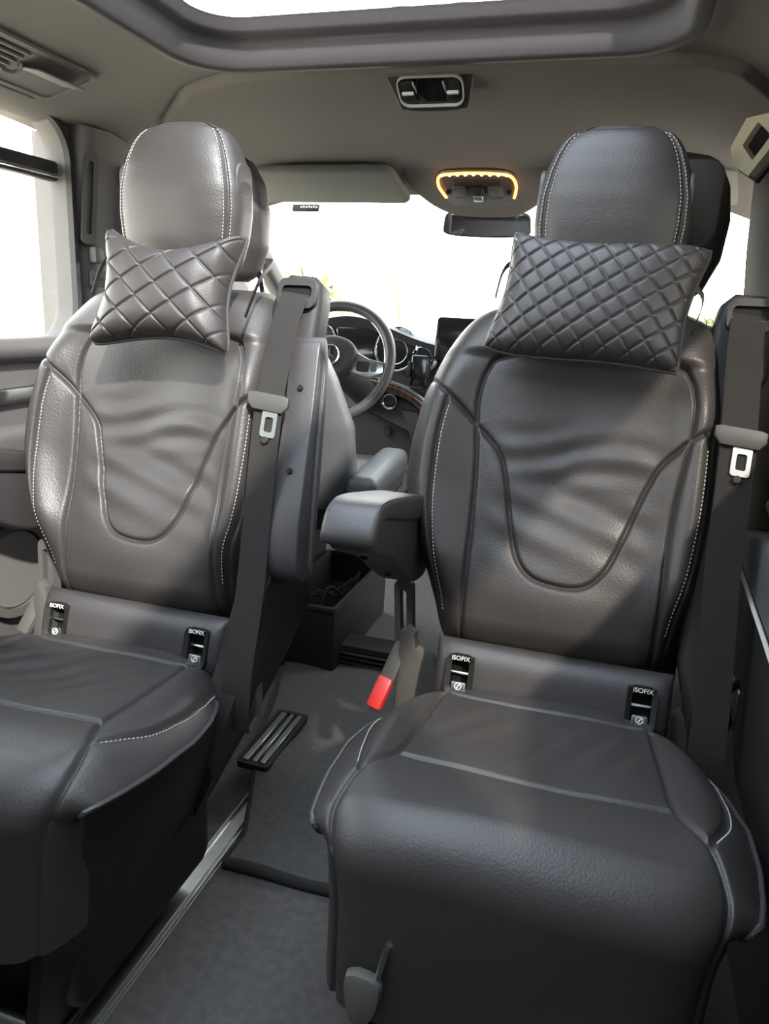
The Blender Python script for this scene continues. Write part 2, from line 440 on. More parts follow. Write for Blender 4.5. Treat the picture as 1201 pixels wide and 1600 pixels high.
# lower door card of the left sliding door
door = struct('door_1', rbox((-.775, -.42, .46), (.045, 1.45, .86), .02, 3), DOORC)
mk('sill_pad', rbox((-.768, -.40, .885), (.075, 1.48, .05), .022, 3), DOORC, door)
mk('trim_strip', sweep([(-.745, -1.1, .775), (-.745, -.3, .79), (-.745, .15, .80), (-.748, .30, .835)], rr(.012, .030, .005, 3)), SATIN, door)
mk('door_pocket', rbox((-.745, -.40, .69), (.05, 1.2, .10), .024, 3), DOORC, door)
mk('pocket_trim', sweep([(-.715, -1.0, .655), (-.715, .2, .665)], circ(.005)), CHROME, door)
mk('speaker_ring', loopring(rr(.20, .20, .0999, 8), rr(.165, .165, .0824, 8), .018, (-.738, .06, .45), AXY, AXZ), GREYPL, door)
mk('speaker_grille', disc((-.745, .06, .45), .083, .02, (1, 0, 0)), TRIM, door)
#@@OUTSIDE
# ================================================================== OUTSIDE
struct('ground', rbox((0, 4, -.55), (60, 60, .1), 0), GROUND, smooth=False)
def bush(name, loc, size, n, label, group=None, leaf=.09):
    t = thing(name, label, 'shrub', loc, group)
    u = rng.normal(size=(n, 3)); u /= np.linalg.norm(u, axis=1)[:, None]; rr_ = rng.random(n)**.45
    c = u*rr_[:, None]*np.array(size)+np.array([0, 0, size[2]])
    c[:, 2] += .12*np.sin(c[:, 0]*5)
    a = rng.normal(size=(n, 3)); a /= np.linalg.norm(a, axis=1)[:, None]; b = np.cross(a, rng.normal(size=(n, 3))); b /= np.linalg.norm(b, axis=1)[:, None]
    s = leaf*(.6+.8*rng.random(n))[:, None]
    V = np.stack([c-a*s, c+b*s*.45, c+a*s, c-b*s*.45], 1).reshape(-1, 3)
    mk('foliage', (V, np.arange(4*n).reshape(-1, 4)), LEAF, t, smooth=False, kind='stuff')
    mk('stem', tube([(0, 0, 0), (.05, 0, size[2]*.6), (-.05, .05, size[2]*1.3)], .03, 6), BARK, t)
    return t
bush('leafy_shrub', (-3.4, 7.2, -.5), (1.0, .8, .95), 2600, 'sunlit green shrub outside the windscreen, left of the leaning trunk')
bush('leafy_shrub', (-.35, 7.9, -.5), (1.1, .8, .82), 2600, 'low pale green shrub outside, right of the leaning trunk, above the dark display')
bush('leafy_shrub', (1.9, 7.4, -.5), (1.0, .8, .95), 1800, 'shrub outside beyond the passenger window on the right')
tr = thing('leaning_tree', 'bare tree trunk leaning left outside the windscreen', 'tree', (-1.85, 7.5, -.5))
mk('trunk', join(tube(spline([(0, 0, 0), (-.05, 0, .8), (-.13, 0, 1.5), (-.32, .0, 2.3), (-.50, .05, 3.1), (-.62, .1, 4.0)], 5), 0.10, 9)), BARK, tr)
for k, (z0, P) in enumerate([(1.9, [(-.22, 0, 1.9), (-.6, .1, 2.05), (-1.2, .2, 2.15)]), (2.5, [(-.37, 0, 2.5), (-.1, -.1, 2.9), (.0, -.2, 3.5)]), (2.9, [(-.45, 0, 2.9), (-.8, .1, 3.3), (-1.0, .1, 3.9)])]):
    mk('branch', tube(spline(P, 4), .016, 6), BARK, tr)
#@@SEATS
# ================================================================== SEATS
AL = rad(16); CT, ST = math.cos(AL), math.sin(AL)
def bp(s, t, h): return np.stack(np.broadcast_arrays(s, .01+t*ST-h*CT, .45+t*CT+h*ST), -1)
TV = (0, ST, CT); NV = (0, -CT, ST)
SP = lambda P, n=6: [tuple(p) for p in spline(P, n)]

# ---- backrest surface
tk = [.018, .040, .07, .15, .22, .28, .34, .43, .50, .55, .58, .60, .615]
wl = [.190, .202, .210, .240, .272, .290, .291, .278, .256, .232, .210, .185, .140]
wr = [.170, .180, .190, .206, .214, .218, .218, .215, .211, .206, .194, .172, .135]
def smooth_interp(x, xs, ys):
    # monotone-ish smooth interpolation: average of three shifted linear ones
    return sum(np.interp(x+d, xs, ys) for d in (-.014, -.007, 0, .007, .014))/5
SEAM_PAN_L = SP([(-.165, .385), (-.157, .30), (-.153, .18), (-.150, .0)])
SEAM_PAN_R = SP([(.162, .387), (.150, .28), (.148, .18), (.150, .0)])
SEAM_U = SP([(-.165, .385), (-.125, .347), (-.108, .305), (-.092, .235), (-.074, .178), (-.045, .149), (.005, .141), (.040, .149), (.066, .180), (.088, .24), (.108, .305), (.128, .350), (.162, .387)])
SEAM_TOP = SP([(-.165, .385), (-.168, .43), (-.158, .478), (-.130, .502), (0, .512), (.125, .504), (.152, .485), (.163, .44), (.162, .387)])
SEAM_OUT_L = SP([(-.165, .385), (-.20, .418), (-.245, .452), (-.26, .462)])
SEAM_OUT_R = SP([(.162, .387), (.185, .403), (.23, .425)])
SEAM_ST_L = SP([(-.214, .430), (-.224, .36), (-.224, .26), (-.212, .18), (-.196, .10), (-.188, .03)])
SEAM_ST_R = SP([(.192, .407), (.193, .30), (.186, .20), (.172, .12), (.165, .03)])
BSEAMS = [SEAM_PAN_L, SEAM_PAN_R, SEAM_U, SEAM_TOP, SEAM_OUT_L, SEAM_OUT_R, SEAM_ST_L, SEAM_ST_R]
def back_h(S, T, seams=True):
    W = np.where(S < 0, smooth_interp(T, tk, wl), smooth_interp(T, tk, wr))
    a = np.clip(np.abs(S)/W, 0, 1)
    D = .115*np.sqrt(np.clip(1-np.clip((T-.50)/.117, 0, 1)**2.6, 0, 1))*(1-.45*np.clip((.075-T)/.06, 0, 1)**2)
    h = -.112+D*(1-a**6.5)**.5
    env = sm((T-.06)/.12)*(1-sm((T-.42)/.14))
    h = h+.044*np.exp(-((a-.84)/.16)**2)*env
    h = h-.012*np.exp(-(S/.09)**2)*sm((T-.2)/.1)*(1-sm((T-.42)/.1))
    h = h+.016*np.exp(-((T-.12)/.07)**2)*np.exp(-(S/.12)**2)       # lumbar swell under the insert
    h = h+.012*sm((T-.495)/.02)*(1-sm((T-.57)/.04))*(1-a**6)        # padded yoke above the insert
    # soft folds in the leather
    m = (1-sm((np.abs(S)-.09)/.06))
    h = h+.0019*m*np.sin((T+.10*np.abs(S)-.02*np.sin(S*18))*2*math.pi/.047)*np.exp(-((T-.345)/.045)**2)
    h = h+.0018*m*np.sin((T*1.0+.35*S)*2*math.pi/.06)*np.exp(-((T-.25)/.08)**2)
    h = h+.0015*np.sin(S*31+T*17)*np.sin(T*23-S*9)
    if seams:
        d = polydist(S, T, BSEAMS)
        h = h-.0078*np.exp(-(d/.0036)**2)+.0030*(1-np.exp(-d/.016))
    return h
def back_pt(s, t): return bp(np.array(s), np.array(t), back_h(np.array([[s]]), np.array([[t]]))[0, 0])

COVER_F = [(-.420, .380, .190, .03), (-.395, .396, .214, .025), (-.36, .399, .236, .03), (-.30, .394, .251, .06), (-.22, .386, .252, .10), (-.15, .376, .240, .135), (-.10, .370, .228, .155), (-.06, .362, .212, .17)]
COVER_H = [(-.10, .28, .225, .16), (-.06, .36, .240, .165), (-.025, .43, .250, .18), (.005, .505, .258, .21), (.04, .562, .264, .235), (.09, .588, .268, .275), (.14, .575, .268, .33), (.175, .54, .266, .385), (.192, .49, .262, .44)]
def cover(sg, prof, inner=.018):
    pr = spline(prof, 4); rows = 9; V = []; m = len(pr)
    for side in (0, 1):
        for y, zt, xt, zb in pr:
            xb = .132+.27*zb
            for k in range(rows):
                q = k/(rows-1)
                x = xt*(1-q)+xb*q+.006*math.sin(q*math.pi)-.008*max(0, 1-q*8)**2-(inner if side else 0)
                V.append((sg*x, y, zt*(1-q)+zb*q))
    n = m*rows; F = []
    for i in range(m-1):
        for k in range(rows-1):
            a = i*rows+k; F.append((a, a+1, a+rows+1, a+rows)); F.append((n+a, n+a+rows, n+a+rows+1, n+a+1))
        for k in (0, rows-1):
            a = i*rows+k; F.append((a, a+rows, n+a+rows, n+a))
    for i in (0, m-1):
        for k in range(rows-1):
            a = i*rows+k; F.append((a, a+1, n+a+1, n+a))
    return V, F

def build_seat():
    t = thing('captain_seat', '', 'seat')
    # front of the backrest
    nv, nt = 340, 290
    uu = np.sin(np.linspace(-1, 1, nv)*math.pi/2*.999)
    uu = .55*uu+.45*np.linspace(-1, 1, nv)*.9995
    tt = np.concatenate([np.linspace(.018, .53, 245), .53+.0845*np.sin(np.linspace(0, math.pi/2, 46)[1:])])
    U, T = np.meshgrid(uu, tt)
    S = np.where(U < 0, U*smooth_interp(T, tk, wl), U*smooth_interp(T, tk, wr))
    P = bp(S, T, back_h(S, T))
    Sc = (S[:-1, :-1]+S[1:, 1:])/2; Tc = (T[:-1, :-1]+T[1:, 1:])/2
    lab = np.full(Sc.shape, 1)                                        # lumbar panel
    xl = np.interp(Tc, [p[1] for p in SEAM_PAN_L][::-1], [p[0] for p in SEAM_PAN_L][::-1])
    xr = np.interp(Tc, [p[1] for p in SEAM_PAN_R][::-1], [p[0] for p in SEAM_PAN_R][::-1])
    lab[Sc < xl] = 2; lab[Sc > xr] = 3
    oy = np.where(Sc < 0, np.interp(-Sc, [.165, .20, .245, .26], [.385, .418, .452, .462]), np.interp(Sc, [.162, .185, .23], [.387, .403, .425]))
    lab[(Tc > oy) & ((Sc < -.165) | (Sc > .162))] = 6
    lab[(Tc > .387) & (Sc >= -.165) & (Sc <= .162)] = 6
    ins = inside(Sc, Tc, SEAM_U+SEAM_TOP[::-1]); lab[ins] = 0
    stl = np.interp(Tc, [p[1] for p in SEAM_ST_L][::-1], [p[0] for p in SEAM_ST_L][::-1])
    lab[(lab == 2) & (Sc < stl)] = 4
    str_ = np.interp(Tc, [p[1] for p in SEAM_ST_R][::-1], [p[0] for p in SEAM_ST_R][::-1])
    lab[(lab == 3) & (Sc > str_)] = 5
    split(P, lab, ['insert_panel', 'lumbar_panel', 'side_bolster', 'side_bolster', 'side_panel', 'side_panel', 'shoulder_panel'], LEATHER, t)
    # back shell
    U2, T2 = np.meshgrid(np.linspace(-1, 1, 30), np.linspace(.018, .614, 30))
    S2 = np.where(U2 < 0, U2*smooth_interp(T2, tk, wl), U2*smooth_interp(T2, tk, wr))
    H2 = -.110-.035*(1-np.abs(U2)**4)*np.clip((.64-T2)/.1, 0, 1)
    mk('back_shell', (bp(S2, T2, H2).reshape(-1, 3), gridfaces(30, 30)), SOFTPL, t)
    off = lambda L, d: [(p[0]+d, p[1]) for p in L]
    mk('stitching', join(stitches([off(SEAM_ST_L[2:-4], .006), off(SEAM_ST_R[2:-4], -.006)], back_pt)), THREAD, t, smooth=False, kind='stuff')
    # lower strip with the two child-seat anchors
    U, T = np.meshgrid(np.linspace(-1, 1, 160), np.linspace(-.075, .032, 60))
    S = U*.186
    H = (.034*np.clip(1-np.abs((T+.022)/.0545)**3, 0, 1)**.5)*np.clip(1-np.abs(U)**16, 0, 1)**.5-.022
    for sx_ in (-.14, .14):
        q = np.maximum(np.abs(S-sx_)-.0145, np.abs(T+.022)-.024)
        H = H-.030*(1-sm(q/.006))
    mk('anchor_panel', (bp(S, T, H).reshape(-1, 3), gridfaces(60, 160)), LEATHER2, t, sharp=None)
    for sx_ in (-.14, .14):
        o = bp(sx_, -.022, .013)
        bz = mk('anchor_bezel', loopring(rr(.044, .068, .013, 5), rr(.029, .048, .006, 5), .010, o, (1, 0, 0), TV, lip=-.004), PLAST, t)
        mk('anchor_cavity', rbox(bp(sx_, -.022, -.016), (.032, .014, .052), .002, 1, rotx(-16)), DARK, bz)
        mk('anchor_bar', tube([bp(sx_-.015, -.020, .002), bp(sx_+.015, -.020, .002)], .0025, 8), SATIN, bz)
        mk('anchor_button', prism(rr(.024, .014, .003, 3), .010, bp(sx_, -.041, .008), (1, 0, 0), TV, .001), SATIN, bz)
        ic = bp(sx_, -.0405, .0138)
        mk('anchor_symbol', join(loopring(circ(.0058, 20), circ(.0046, 20), .0008, ic, (1, 0, 0), TV), prism([(-.003, -.003), (-.001, -.003), (.003, .003), (.001, .003)], .0008, ic, (1, 0, 0), TV)), WHITE, bz)
        text('anchor_lettering', 'ISOFIX', .0100, bp(sx_, .0050, .0176), (1, 0, 0), TV, WHITE, bz)
    # ---- cushion
    wk = [0, .03, .06, .10, .15, .22, .30, .36, .42, .47, .55, .66]
    wl_ = [.172, .190, .206, .230, .246, .254, .250, .242, .232, .219, .211, .207]
    wr_ = [.172, .190, .206, .230, .248, .260, .258, .250, .236, .219, .211, .207]
    RA, RR = .395, .062
    def path(a):
        a = np.asarray(a, float)
        zt = .412+.052*np.clip(a/RA, 0, 1)**.8
        th = np.clip((a-RA)/RR, 0, math.pi/2*.94)
        z1 = .464
        r = np.where(a < RA, a, RA+RR*np.sin(th)); z = np.where(a < RA, zt, z1-RR*(1-np.cos(th)))
        ex = np.clip(a-RA-RR*math.pi/2*.94, 0, 9)
        r = r+ex*math.cos(math.pi/2*.94)*.9; z = z-ex*math.sin(math.pi/2*.94)
        nr = np.sin(th)*(a > RA); nz = np.cos(th)
        return r, z, nr, nz
    CSL = SP([(-.146, -.01), (-.152, .06), (-.160, .18), (-.167, .285), (-.196, .345), (-.207, .40), (-.200, .46), (-.186, .54), (-.18, .7)])
    CSR = SP([(.146, -.01), (.152, .06), (.160, .18), (.168, .285), (.194, .345), (.207, .40), (.203, .46), (.190, .54), (.185, .7)])
    CFR = SP([(-.167, .285), (-.08, .289), (0, .290), (.08, .289), (.168, .285)])
    CRE = SP([(-.148, .050), (0, .056), (.148, .050)])
    CBL = SP([(-.190, .02), (-.222, .10), (-.226, .17), (-.214, .26), (-.196, .345)])
    CBR = SP([(.186, .03), (.218, .11), (.230, .19), (.224, .27), (.194, .345)])
    CSE = [CSL, CSR, CFR, CRE, CBL, CBR]
    def cush(S, A, seams=True):
        W = np.where(S < 0, np.interp(A, wk, wl_), np.interp(A, wk, wr_)); u = np.clip(np.abs(S)/W, 0, 1)
        r, z, nr, nz = path(A)
        wrap = sm((A-.43)/.06)
        d = -(1-wrap)*.048*(.75*u**5+.25*(1-(1-u**8)**.5))-wrap*.095*(1-(1-u**9)**.5)
        d = d+.014*np.exp(-((u-.80)/.14)**2)*sm(A/.08)*(1-sm((A-.33)/.1))
        d = d-.010*np.exp(-(S/.10)**2)*np.exp(-((A-.18)/.09)**2)
        d = d+.006*np.exp(-((A-.36)/.06)**2)*(1-u**4)
        d = d+.0014*np.sin(S*26+A*13)*np.sin(A*29-S*7)
        m = 1-sm((np.abs(S)-.10)/.06)
        d = d+.0022*m*np.sin((A*.55+S)*2*math.pi/.055)*np.exp(-((A-.16)/.06)**2)
        if seams:
            q = polydist(S, A, CSE)
            d = d-.0065*np.exp(-(q/.0034)**2)+.0030*(1-np.exp(-q/.016))
        return np.stack([S+0*d, -(r+nr*d), z+nz*d], -1)
    uu = .5*np.sin(np.linspace(-1, 1, 180)*math.pi/2*.999)+.5*np.linspace(-1, 1, 180)*.9995
    aa = np.linspace(0, .655, 230)
    U, A = np.meshgrid(uu, aa)
    S = np.where(U < 0, U*np.interp(A, wk, wl_), U*np.interp(A, wk, wr_))
    P = cush(S, A)
    Sc = (S[:-1, :-1]+S[1:, 1:])/2; Ac = (A[:-1, :-1]+A[1:, 1:])/2
    f = lambda L, q: np.interp(q, [p[1] for p in L], [p[0] for p in L])
    lab = np.where(Ac < .288, 0, 1)
    lab[(lab == 0) & (Ac < np.interp(np.abs(Sc), [0, .148], [.056, .050]))] = 2
    lab[Sc < f(CSL, Ac)] = 3; lab[Sc > f(CSR, Ac)] = 4
    lab[(lab == 3) & ((Sc < f(CBL, Ac)) | (Ac > .345))] = 5; lab[(lab == 4) & ((Sc > f(CBR, Ac)) | (Ac > .345))] = 6
    split(P, lab, ['seat_insert', 'seat_front_panel', 'seat_rear_panel', 'seat_bolster', 'seat_bolster', 'seat_side_panel', 'seat_side_panel'], LEATHER, t)
    cpt = lambda s, a: cush(np.array([[s]]), np.array([[a]]))[0, 0]
    mk('seat_stitching', stitches([off(CBL[3:-1], -.005), off(CBR[3:-1], .005)], cpt), THREAD, t, smooth=False, kind='stuff')
    ep = [(sg*np.interp(a, wk, wr_ if sg > 0 else wl_)*.992, a) for sg in (1,) for a in np.linspace(.06, .46, 40)]
    for sg, wv in ((1, wr_), (-1, wl_)):
        E = [cpt(sg*np.interp(a, wk, wv)*.995, a)+np.array([sg*.002, 0, .0]) for a in np.linspace(.08, .475, 36)]
        mk('seat_piping', tube(E, .0035, 7), LEATHER2, t)
    # ---- headrest
    zk = np.array([1.020, 1.030, 1.06, 1.10, 1.14, 1.18, 1.22, 1.25, 1.27, 1.281, 1.2855])
    wk2 = np.array([.070, .088, .104, .115, .119, .1175, .108, .096, .082, .063, .035])
    dk = np.array([.020, .032, .044, .052, .056, .057, .053, .045, .034, .022, .008])
    zz = np.concatenate([np.linspace(1.02, 1.25, 90), np.linspace(1.252, 1.2855, 40)])
    th = np.linspace(0, 2*math.pi, 181)
    TH, Z = np.meshgrid(th, zz)
    W = np.interp(Z, zk, wk2); W = (W+np.interp(Z-.006, zk, wk2)+np.interp(Z+.006, zk, wk2))/3
    Dd = (np.interp(Z, zk, dk)+np.interp(Z-.006, zk, dk)+np.interp(Z+.006, zk, dk))/3
    e = 2/2.9
    cx = np.sign(np.cos(TH))*np.abs(np.cos(TH))**e; cy = np.sign(np.sin(TH))*np.abs(np.sin(TH))**e
    X = .006+W*cx; Y = .212-Dd*cy-.10*(1.16-Z)*.0
    sl = -.86; sr = .86
    front = cy > 0.0
    d1 = np.minimum(np.abs(X-.006-W*sl), np.abs(X-.006-W*sr)); d1 = np.where(front | (Z > 1.24), d1, 9)
    G = .0055*np.exp(-(d1/.0028)**2)-.003*(1-np.exp(-d1/.015))
    Y = Y+G*np.where(cy > 0, 1, -1); Y[:, -1] = Y[:, 0]; Y = Y+.10*(Z-1.15)*.5-.006
    P = np.stack([X, Y, Z], -1)
    cxc = (cx[:-1, :-1]+cx[1:, 1:])/2; cyc = (cy[:-1, :-1]+cy[1:, 1:])/2
    lab = np.where((cxc > sl) & (cxc < sr), 0, np.where(cxc < 0, 1, 2))
    hr = split(P, lab, ['headrest', 'headrest_side', 'headrest_side'], LEATHER, t)
    def hpt(c, z):
        w = np.interp(z, zk, wk2); w = (w+np.interp(z-.006, zk, wk2)+np.interp(z+.006, zk, wk2))/3
        dd = (np.interp(z, zk, dk)+np.interp(z-.006, zk, dk)+np.interp(z+.006, zk, dk))/3
        s_ = (1-abs(c)**2.9)**(1/2.9)
        dl = min(abs(c-sl), abs(c-sr))*w
        g = .0055*math.exp(-(dl/.0028)**2)-.003*(1-math.exp(-dl/.015))
        return np.array([.006+w*c, .212-dd*s_+g+.05*(z-1.15)-.006, z])
    zs = np.linspace(1.03, 1.275, 24)
    mk('headrest_stitching', stitches([[(sl+.045, z) for z in zs], [(sr-.045, z) for z in zs], [(sr+.04, z) for z in zs], [(sl-.04, z) for z in zs]], hpt, .0055, .0036, .0006), THREAD, t, smooth=False, kind='stuff')
    # oval inset on the visible flank of the headrest
    for sg in (1, -1):
        Lp = [(.206+a, 1.165+b) for a, b in rr(.055, .115, .024, 5)]
        mk('headrest_flank', prism([(sg*p[0], p[1]) if False else p for p in Lp], .008, (.006+sg*.1105, 0, 0), (0, 1, 0), (0, 0, 1), .003), LEATHER2, t)
    for sg in (-1, 1):
        mk('headrest_post', tube([(.006+sg*.06, .185, .98), (.006+sg*.06, .20, 1.08)], .007, 10), CHROME, t)
    # ---- belt tower on the aisle side with its webbing
    to = [(.178, .40), (.178, .575), (.186, .612), (.205, .630), (.250, .628), (.264, .614), (.268, .585), (.266, .50), (.250, .47), (.240, .40), (.238, .10), (.236, -.02), (.215, -.05), (.19, .05)]
    mk('belt_tower', prism(to, .060, bp(0, 0, -.050), (1, 0, 0), TV, .014, 3), SOFTPL, t)
    sl_ = mk('belt_slot_frame', loopring(rr(.068, .050, .012, 5, .228, .592), rr(.054, .022, .008, 5, .228, .594), .014, bp(0, 0, -.016), (1, 0, 0), TV), SOFTPL, t)
    mk('belt_slot', rbox(bp(.228, .594, -.017), (.054, .004, .022), .001, 1, rotx(-16)), DARK, sl_)
    wp = spline([(.226, .596, -.018), (.224, .575, -.006), (.222, .52, .010), (.224, .42, .030), (.226, .34, .034), (.227, .20, .026), (.232, .08, .028), (.234, -.04, .038), (.236, -.10, .034), (.236, -.14, .022)], 7)
    wp = [bp(*p) for p in wp]
    mk('belt_webbing', sweep(wp, rr(.050, .0016, .0006, 1), upv=NV), WEB, t)
    tg = bp(.226, .398, .038)
    gd = mk('belt_tongue_body', prism([(-.036, .010), (-.036, -.004), (-.026, -.016), (.026, -.016), (.036, -.004), (.036, .010), (.028, .013), (-.028, .013)], .011, tg, (.995, 0, -.1), (.1*ST, ST*.995, CT*.995), .003), TONGUE, t)
    mk('belt_tongue', loopring(rr(.027, .044, .005, 4, .006, -.036), rr(.014, .024, .003, 4, .006, -.037), .003, tg+np.array([0, .001, 0]), (.995, 0, -.1), (.1*ST, ST*.995, CT*.995)), SATIN, gd)
    mk('belt_button', disc(bp(.228, .335, .0385), .006, .006, NV, 16), PLAST, t)
    # ---- base: front valance, two side covers, feet
    mk('front_valance', rbox((0, -.205, .205), (.372, .34, .30), .03, 3), PLAST, t)
    for sg in (1, -1):
        mk('side_cover', cover(sg, COVER_F), PLAST, t)
    mk('footrail', tube([(-.14, -.40, .055), (.14, -.40, .055)], .014, 10), SATIN, t)
    for fx in (-.10, .10):
        for fy in (-.36, .0):
            mk('rail_foot', rbox((fx, fy, .027), (.05, .09, .05), .012, 2), PLAST, t)
    mk('adjust_lever', prism([tuple(p) for p in spline([(-.020, .022), (.016, .022), (.020, .0), (.014, -.020), (.0, -.027), (-.014, -.020)], 3, True)], .020, (-.138, -.486, .288), (1, 0, 0), (0, .25, .97), .006), GREYPL, t)
    mk('lever_rod', tube([(-.119, -.470, .340), (-.126, -.484, .300)], .0035, 8), SATIN, t)
    # ---- recliner bracket, arm and red buckle on the other side
    br = mk('recline_bracket', prism([(-.265, .29), (-.265, .452), (-.252, .462), (-.238, .452), (-.233, .425), (-.203, .415), (-.194, .40), (-.194, .29)], .030, (0, .045, 0), (1, 0, 0), (0, .1, .995), .007), GREYPL, t)
    mk('recline_bracket', prism([(.194, .29), (.194, .395), (.206, .405), (.222, .395), (.226, .29)], .030, (0, .03, 0), (1, 0, 0), (0, .1, .995), .007), GREYPL, t)
    ax_, ay_ = (1, 0, 0), (0, .20, .98)
    lp_o = rr(.034, .175, .012, 4); lp_i = rr(.012, .115, .005, 4, 0, .01)
    mk('recline_arm', loopring(lp_o, lp_i, .022, (-.268, .125, .440), (.99, 0, .12), (-.12, .18, .97)), GREYPL, br)
    st_ = mk('buckle_stalk', rbox((-.271, .077, .388), (.030, .022, .080), .008, 2, rotx(-28) @ roty(15)), GREYPL, t)
    mk('belt_buckle', rbox((-.287, .050, .340), (.028, .026, .060), .006, 2, rotx(-28) @ roty(15)), RED, t)
    return t

def armrest(parent, x, angle, slim=1.0, y=.145, z=.655):
    """swing armrest: underside shell is the part, pad and screws its pieces; the tip points to -Y at angle 0"""
    prof = [(.03, .028), (-.06, .040), (-.20, .046), (-.30, .046), (-.335, .034), (-.350, .008), (-.345, -.012), (-.31, -.024), (-.22, -.045), (-.12, -.085), (-.05, -.105), (.02, -.10), (.05, -.05), (.05, .0)]
    prof = [(a, b*slim) for a, b in prof]
    P = [tuple(p) for p in spline(prof, 3, True)]
    o = mk('armrest', prism(P, .062, (0, 0, 0), (0, 1, 0), (0, 0, 1), .010, 3), LEATHER2, parent)
    top = [(.035, .031), (-.06, .046), (-.20, .053), (-.30, .053), (-.340, .040), (-.358, .008), (-.352, -.008), (-.335, -.004), (-.318, .020), (-.28, .024), (-.14, .010), (.02, .010)]
    top = [(a, b*slim) for a, b in top]
    T_ = [tuple(p) for p in spline(top, 3, True)]
    mk('armrest_pad', prism(T_, .076, (0, 0, 0), (0, 1, 0), (0, 0, 1), .013, 3), LEATHER2, o)
    for sg in (-1, 1):
        E = [(sg*.0335, p[0], p[1]*slim) for p in spline([(.02, .036), (-.06, .045), (-.20, .0505), (-.30, .0505), (-.338, .038), (-.352, .010)], 6)]
        mk('armrest_seam', tube(E, .0022, 6), LEATHER, o)
    n = Vector((0, -.32, -.95))
    for q in (-.27, -.13):
        zq = np.interp(q, [-.31, -.22, -.12], [-.024, -.045, -.085])
        mk('screw', disc((0, q, zq*slim-.001), .0055, .006, (0, -.28, -.96), 14), DARK, o)
    if slim < 1: o.scale = (.86, 1, 1)
    o.location = (x, y, z); o.rotation_euler = (rad(angle), rad(-3.5) if slim < 1 else 0, 0)
    return o
def copy_children(src, dst, skip=()):
    for ch in list(src.children):
        if ch.name.split('.')[0] in skip: continue
        c = ch.copy(); COL.objects.link(c); c.parent = dst
        for g in ch.children:
            d = g.copy(); COL.objects.link(d); d.parent = c

right_seat = build_seat()
left_seat = thing('captain_seat', 'left of the two black leather rear-facing seats, by the open window, one armrest folded up', 'seat', (-.375, -.077, 0), 'rear-facing leather seats')
copy_children(right_seat, left_seat, ('belt_buckle',))
tag(right_seat, 'right of the two black leather rear-facing seats, closer, inner armrest folded down', 'seat', 'rear-facing leather seats')
right_seat.location = (.34, 0, 0)
armrest(right_seat, -.270, -9, 1, .135, .645)
armrest(left_seat, -.300, -9)
mk('hinge_cover', cover(1, COVER_H, .05), PLAST, left_seat); armrest(left_seat, .277, -105, .42, .075, .60)

# ---- neck pillows
def pillow(name, label, loc, hw, hh, thick, cell, pinch, tilt, lean=16, yaw=0, crn=.10, skew=1.0):
    t = thing(name, label, 'cushion', loc, 'quilted neck pillows')
    nu, nv = 190, 140
    g = lambda n: .6*np.sin(np.linspace(-1, 1, n)*math.pi/2)+.4*np.linspace(-1, 1, n)
    U, V = np.meshgrid(g(nu), g(nv))
    x = hw*U*(1-pinch[0]*(1-V**2)); z = hh*V*(1-np.where(V > 0, pinch[1], pinch[2])*(1-U**2))
    z = z+.010*np.sin(x*14)
    cr_ = 1-crn*(U**2*V**2)**2
    x = x*cr_; z = z*cr_
    T = thick*((1-U**6)*(1-V**6))**.5*(.62+.38*(1-U**2*.6)*(1-V**2*.5))+.002
    a = (x+z*skew)/cell; b = (x-z*skew)/cell
    da = np.abs(a-np.round(a))*cell*.707; db = np.abs(b-np.round(b))*cell*.707
    q = np.minimum(da, db)
    puff = np.sqrt(np.clip(np.abs(np.sin(math.pi*a)*np.sin(math.pi*b)), 0, 1))
    h = T+(-.0036*np.exp(-(q/.0016)**2)+cell*.032*puff)*np.clip(T/.012, 0, 1)
    h = h+.004*np.sin(U*7+V*3)*np.exp(-((np.abs(U)-.85)/.2)**2)*(T/thick)
    R = (rotz(yaw) @ rotx(-lean) @ roty(tilt)).to_4x4()
    front = np.stack([x, -h, z], -1).reshape(-1, 3); back = np.stack([x, T*.55, z], -1).reshape(-1, 3)
    mk('quilted_front', xf((front, gridfaces(nu=0, nr=0) if False else gridfaces(nv, nu)), R), QUILT, t, sharp=None)
    mk('pillow_back', xf((back[:, :], gridfaces(nv, nu)[:, ::-1]), R), LEATHER2, t, sharp=None)
    UV = [(-1+2*k/20, 1) for k in range(20)]+[(1, 1-2*k/14) for k in range(14)]+[(1-2*k/20, -1) for k in range(20)]+[(-1, -1+2*k/14) for k in range(14)]
    edge = [(hw*u_*(1-pinch[0]*(1-v_**2)), 0, hh*v_*(1-(pinch[1] if v_ > 0 else pinch[2])*(1-u_**2))+.010*math.sin(hw*u_*14)) for u_, v_ in UV]
    edge = [(e_[0]*q_, e_[1], e_[2]*q_) for e_, q_ in ((e_, 1-crn*(u_*u_*v_*v_)**2) for e_, (u_, v_) in zip(edge, UV))]
    mk('pillow_piping', xf(tube(edge, .0032, 7, True, upv=(.1, 1, .05)), R), LEATHER2, t)
    for sg in (-1, 1):
        st_ = spline([(sg*hw*.97, .004, -hh*.2), (sg*hw*.99, .03, hh*.4), (sg*.128, .10, hh*.85), (sg*.10, .135, hh*.95)], 5)
        mk('elastic_strap', xf(sweep(st_, rr(.010, .0016, .0007, 1), upv=(1, 0, 0)), R), PLAST, t)
    return t
pillow('neck_pillow', 'bone-shaped black neck pillow with large quilted diamonds, strapped to the left headrest', (-.330, .008, 1.008), .140, .112, .050, .060, (.26, .44, .32), 5, 14, 6, .17, 1.25)
pillow('neck_pillow', 'black neck pillow with small quilted diamonds, strapped to the right headrest', (.337, .072, 1.023), .148, .094, .050, .0345, (.13, .14, .06), 8, 16, -2, .07, 1.0)
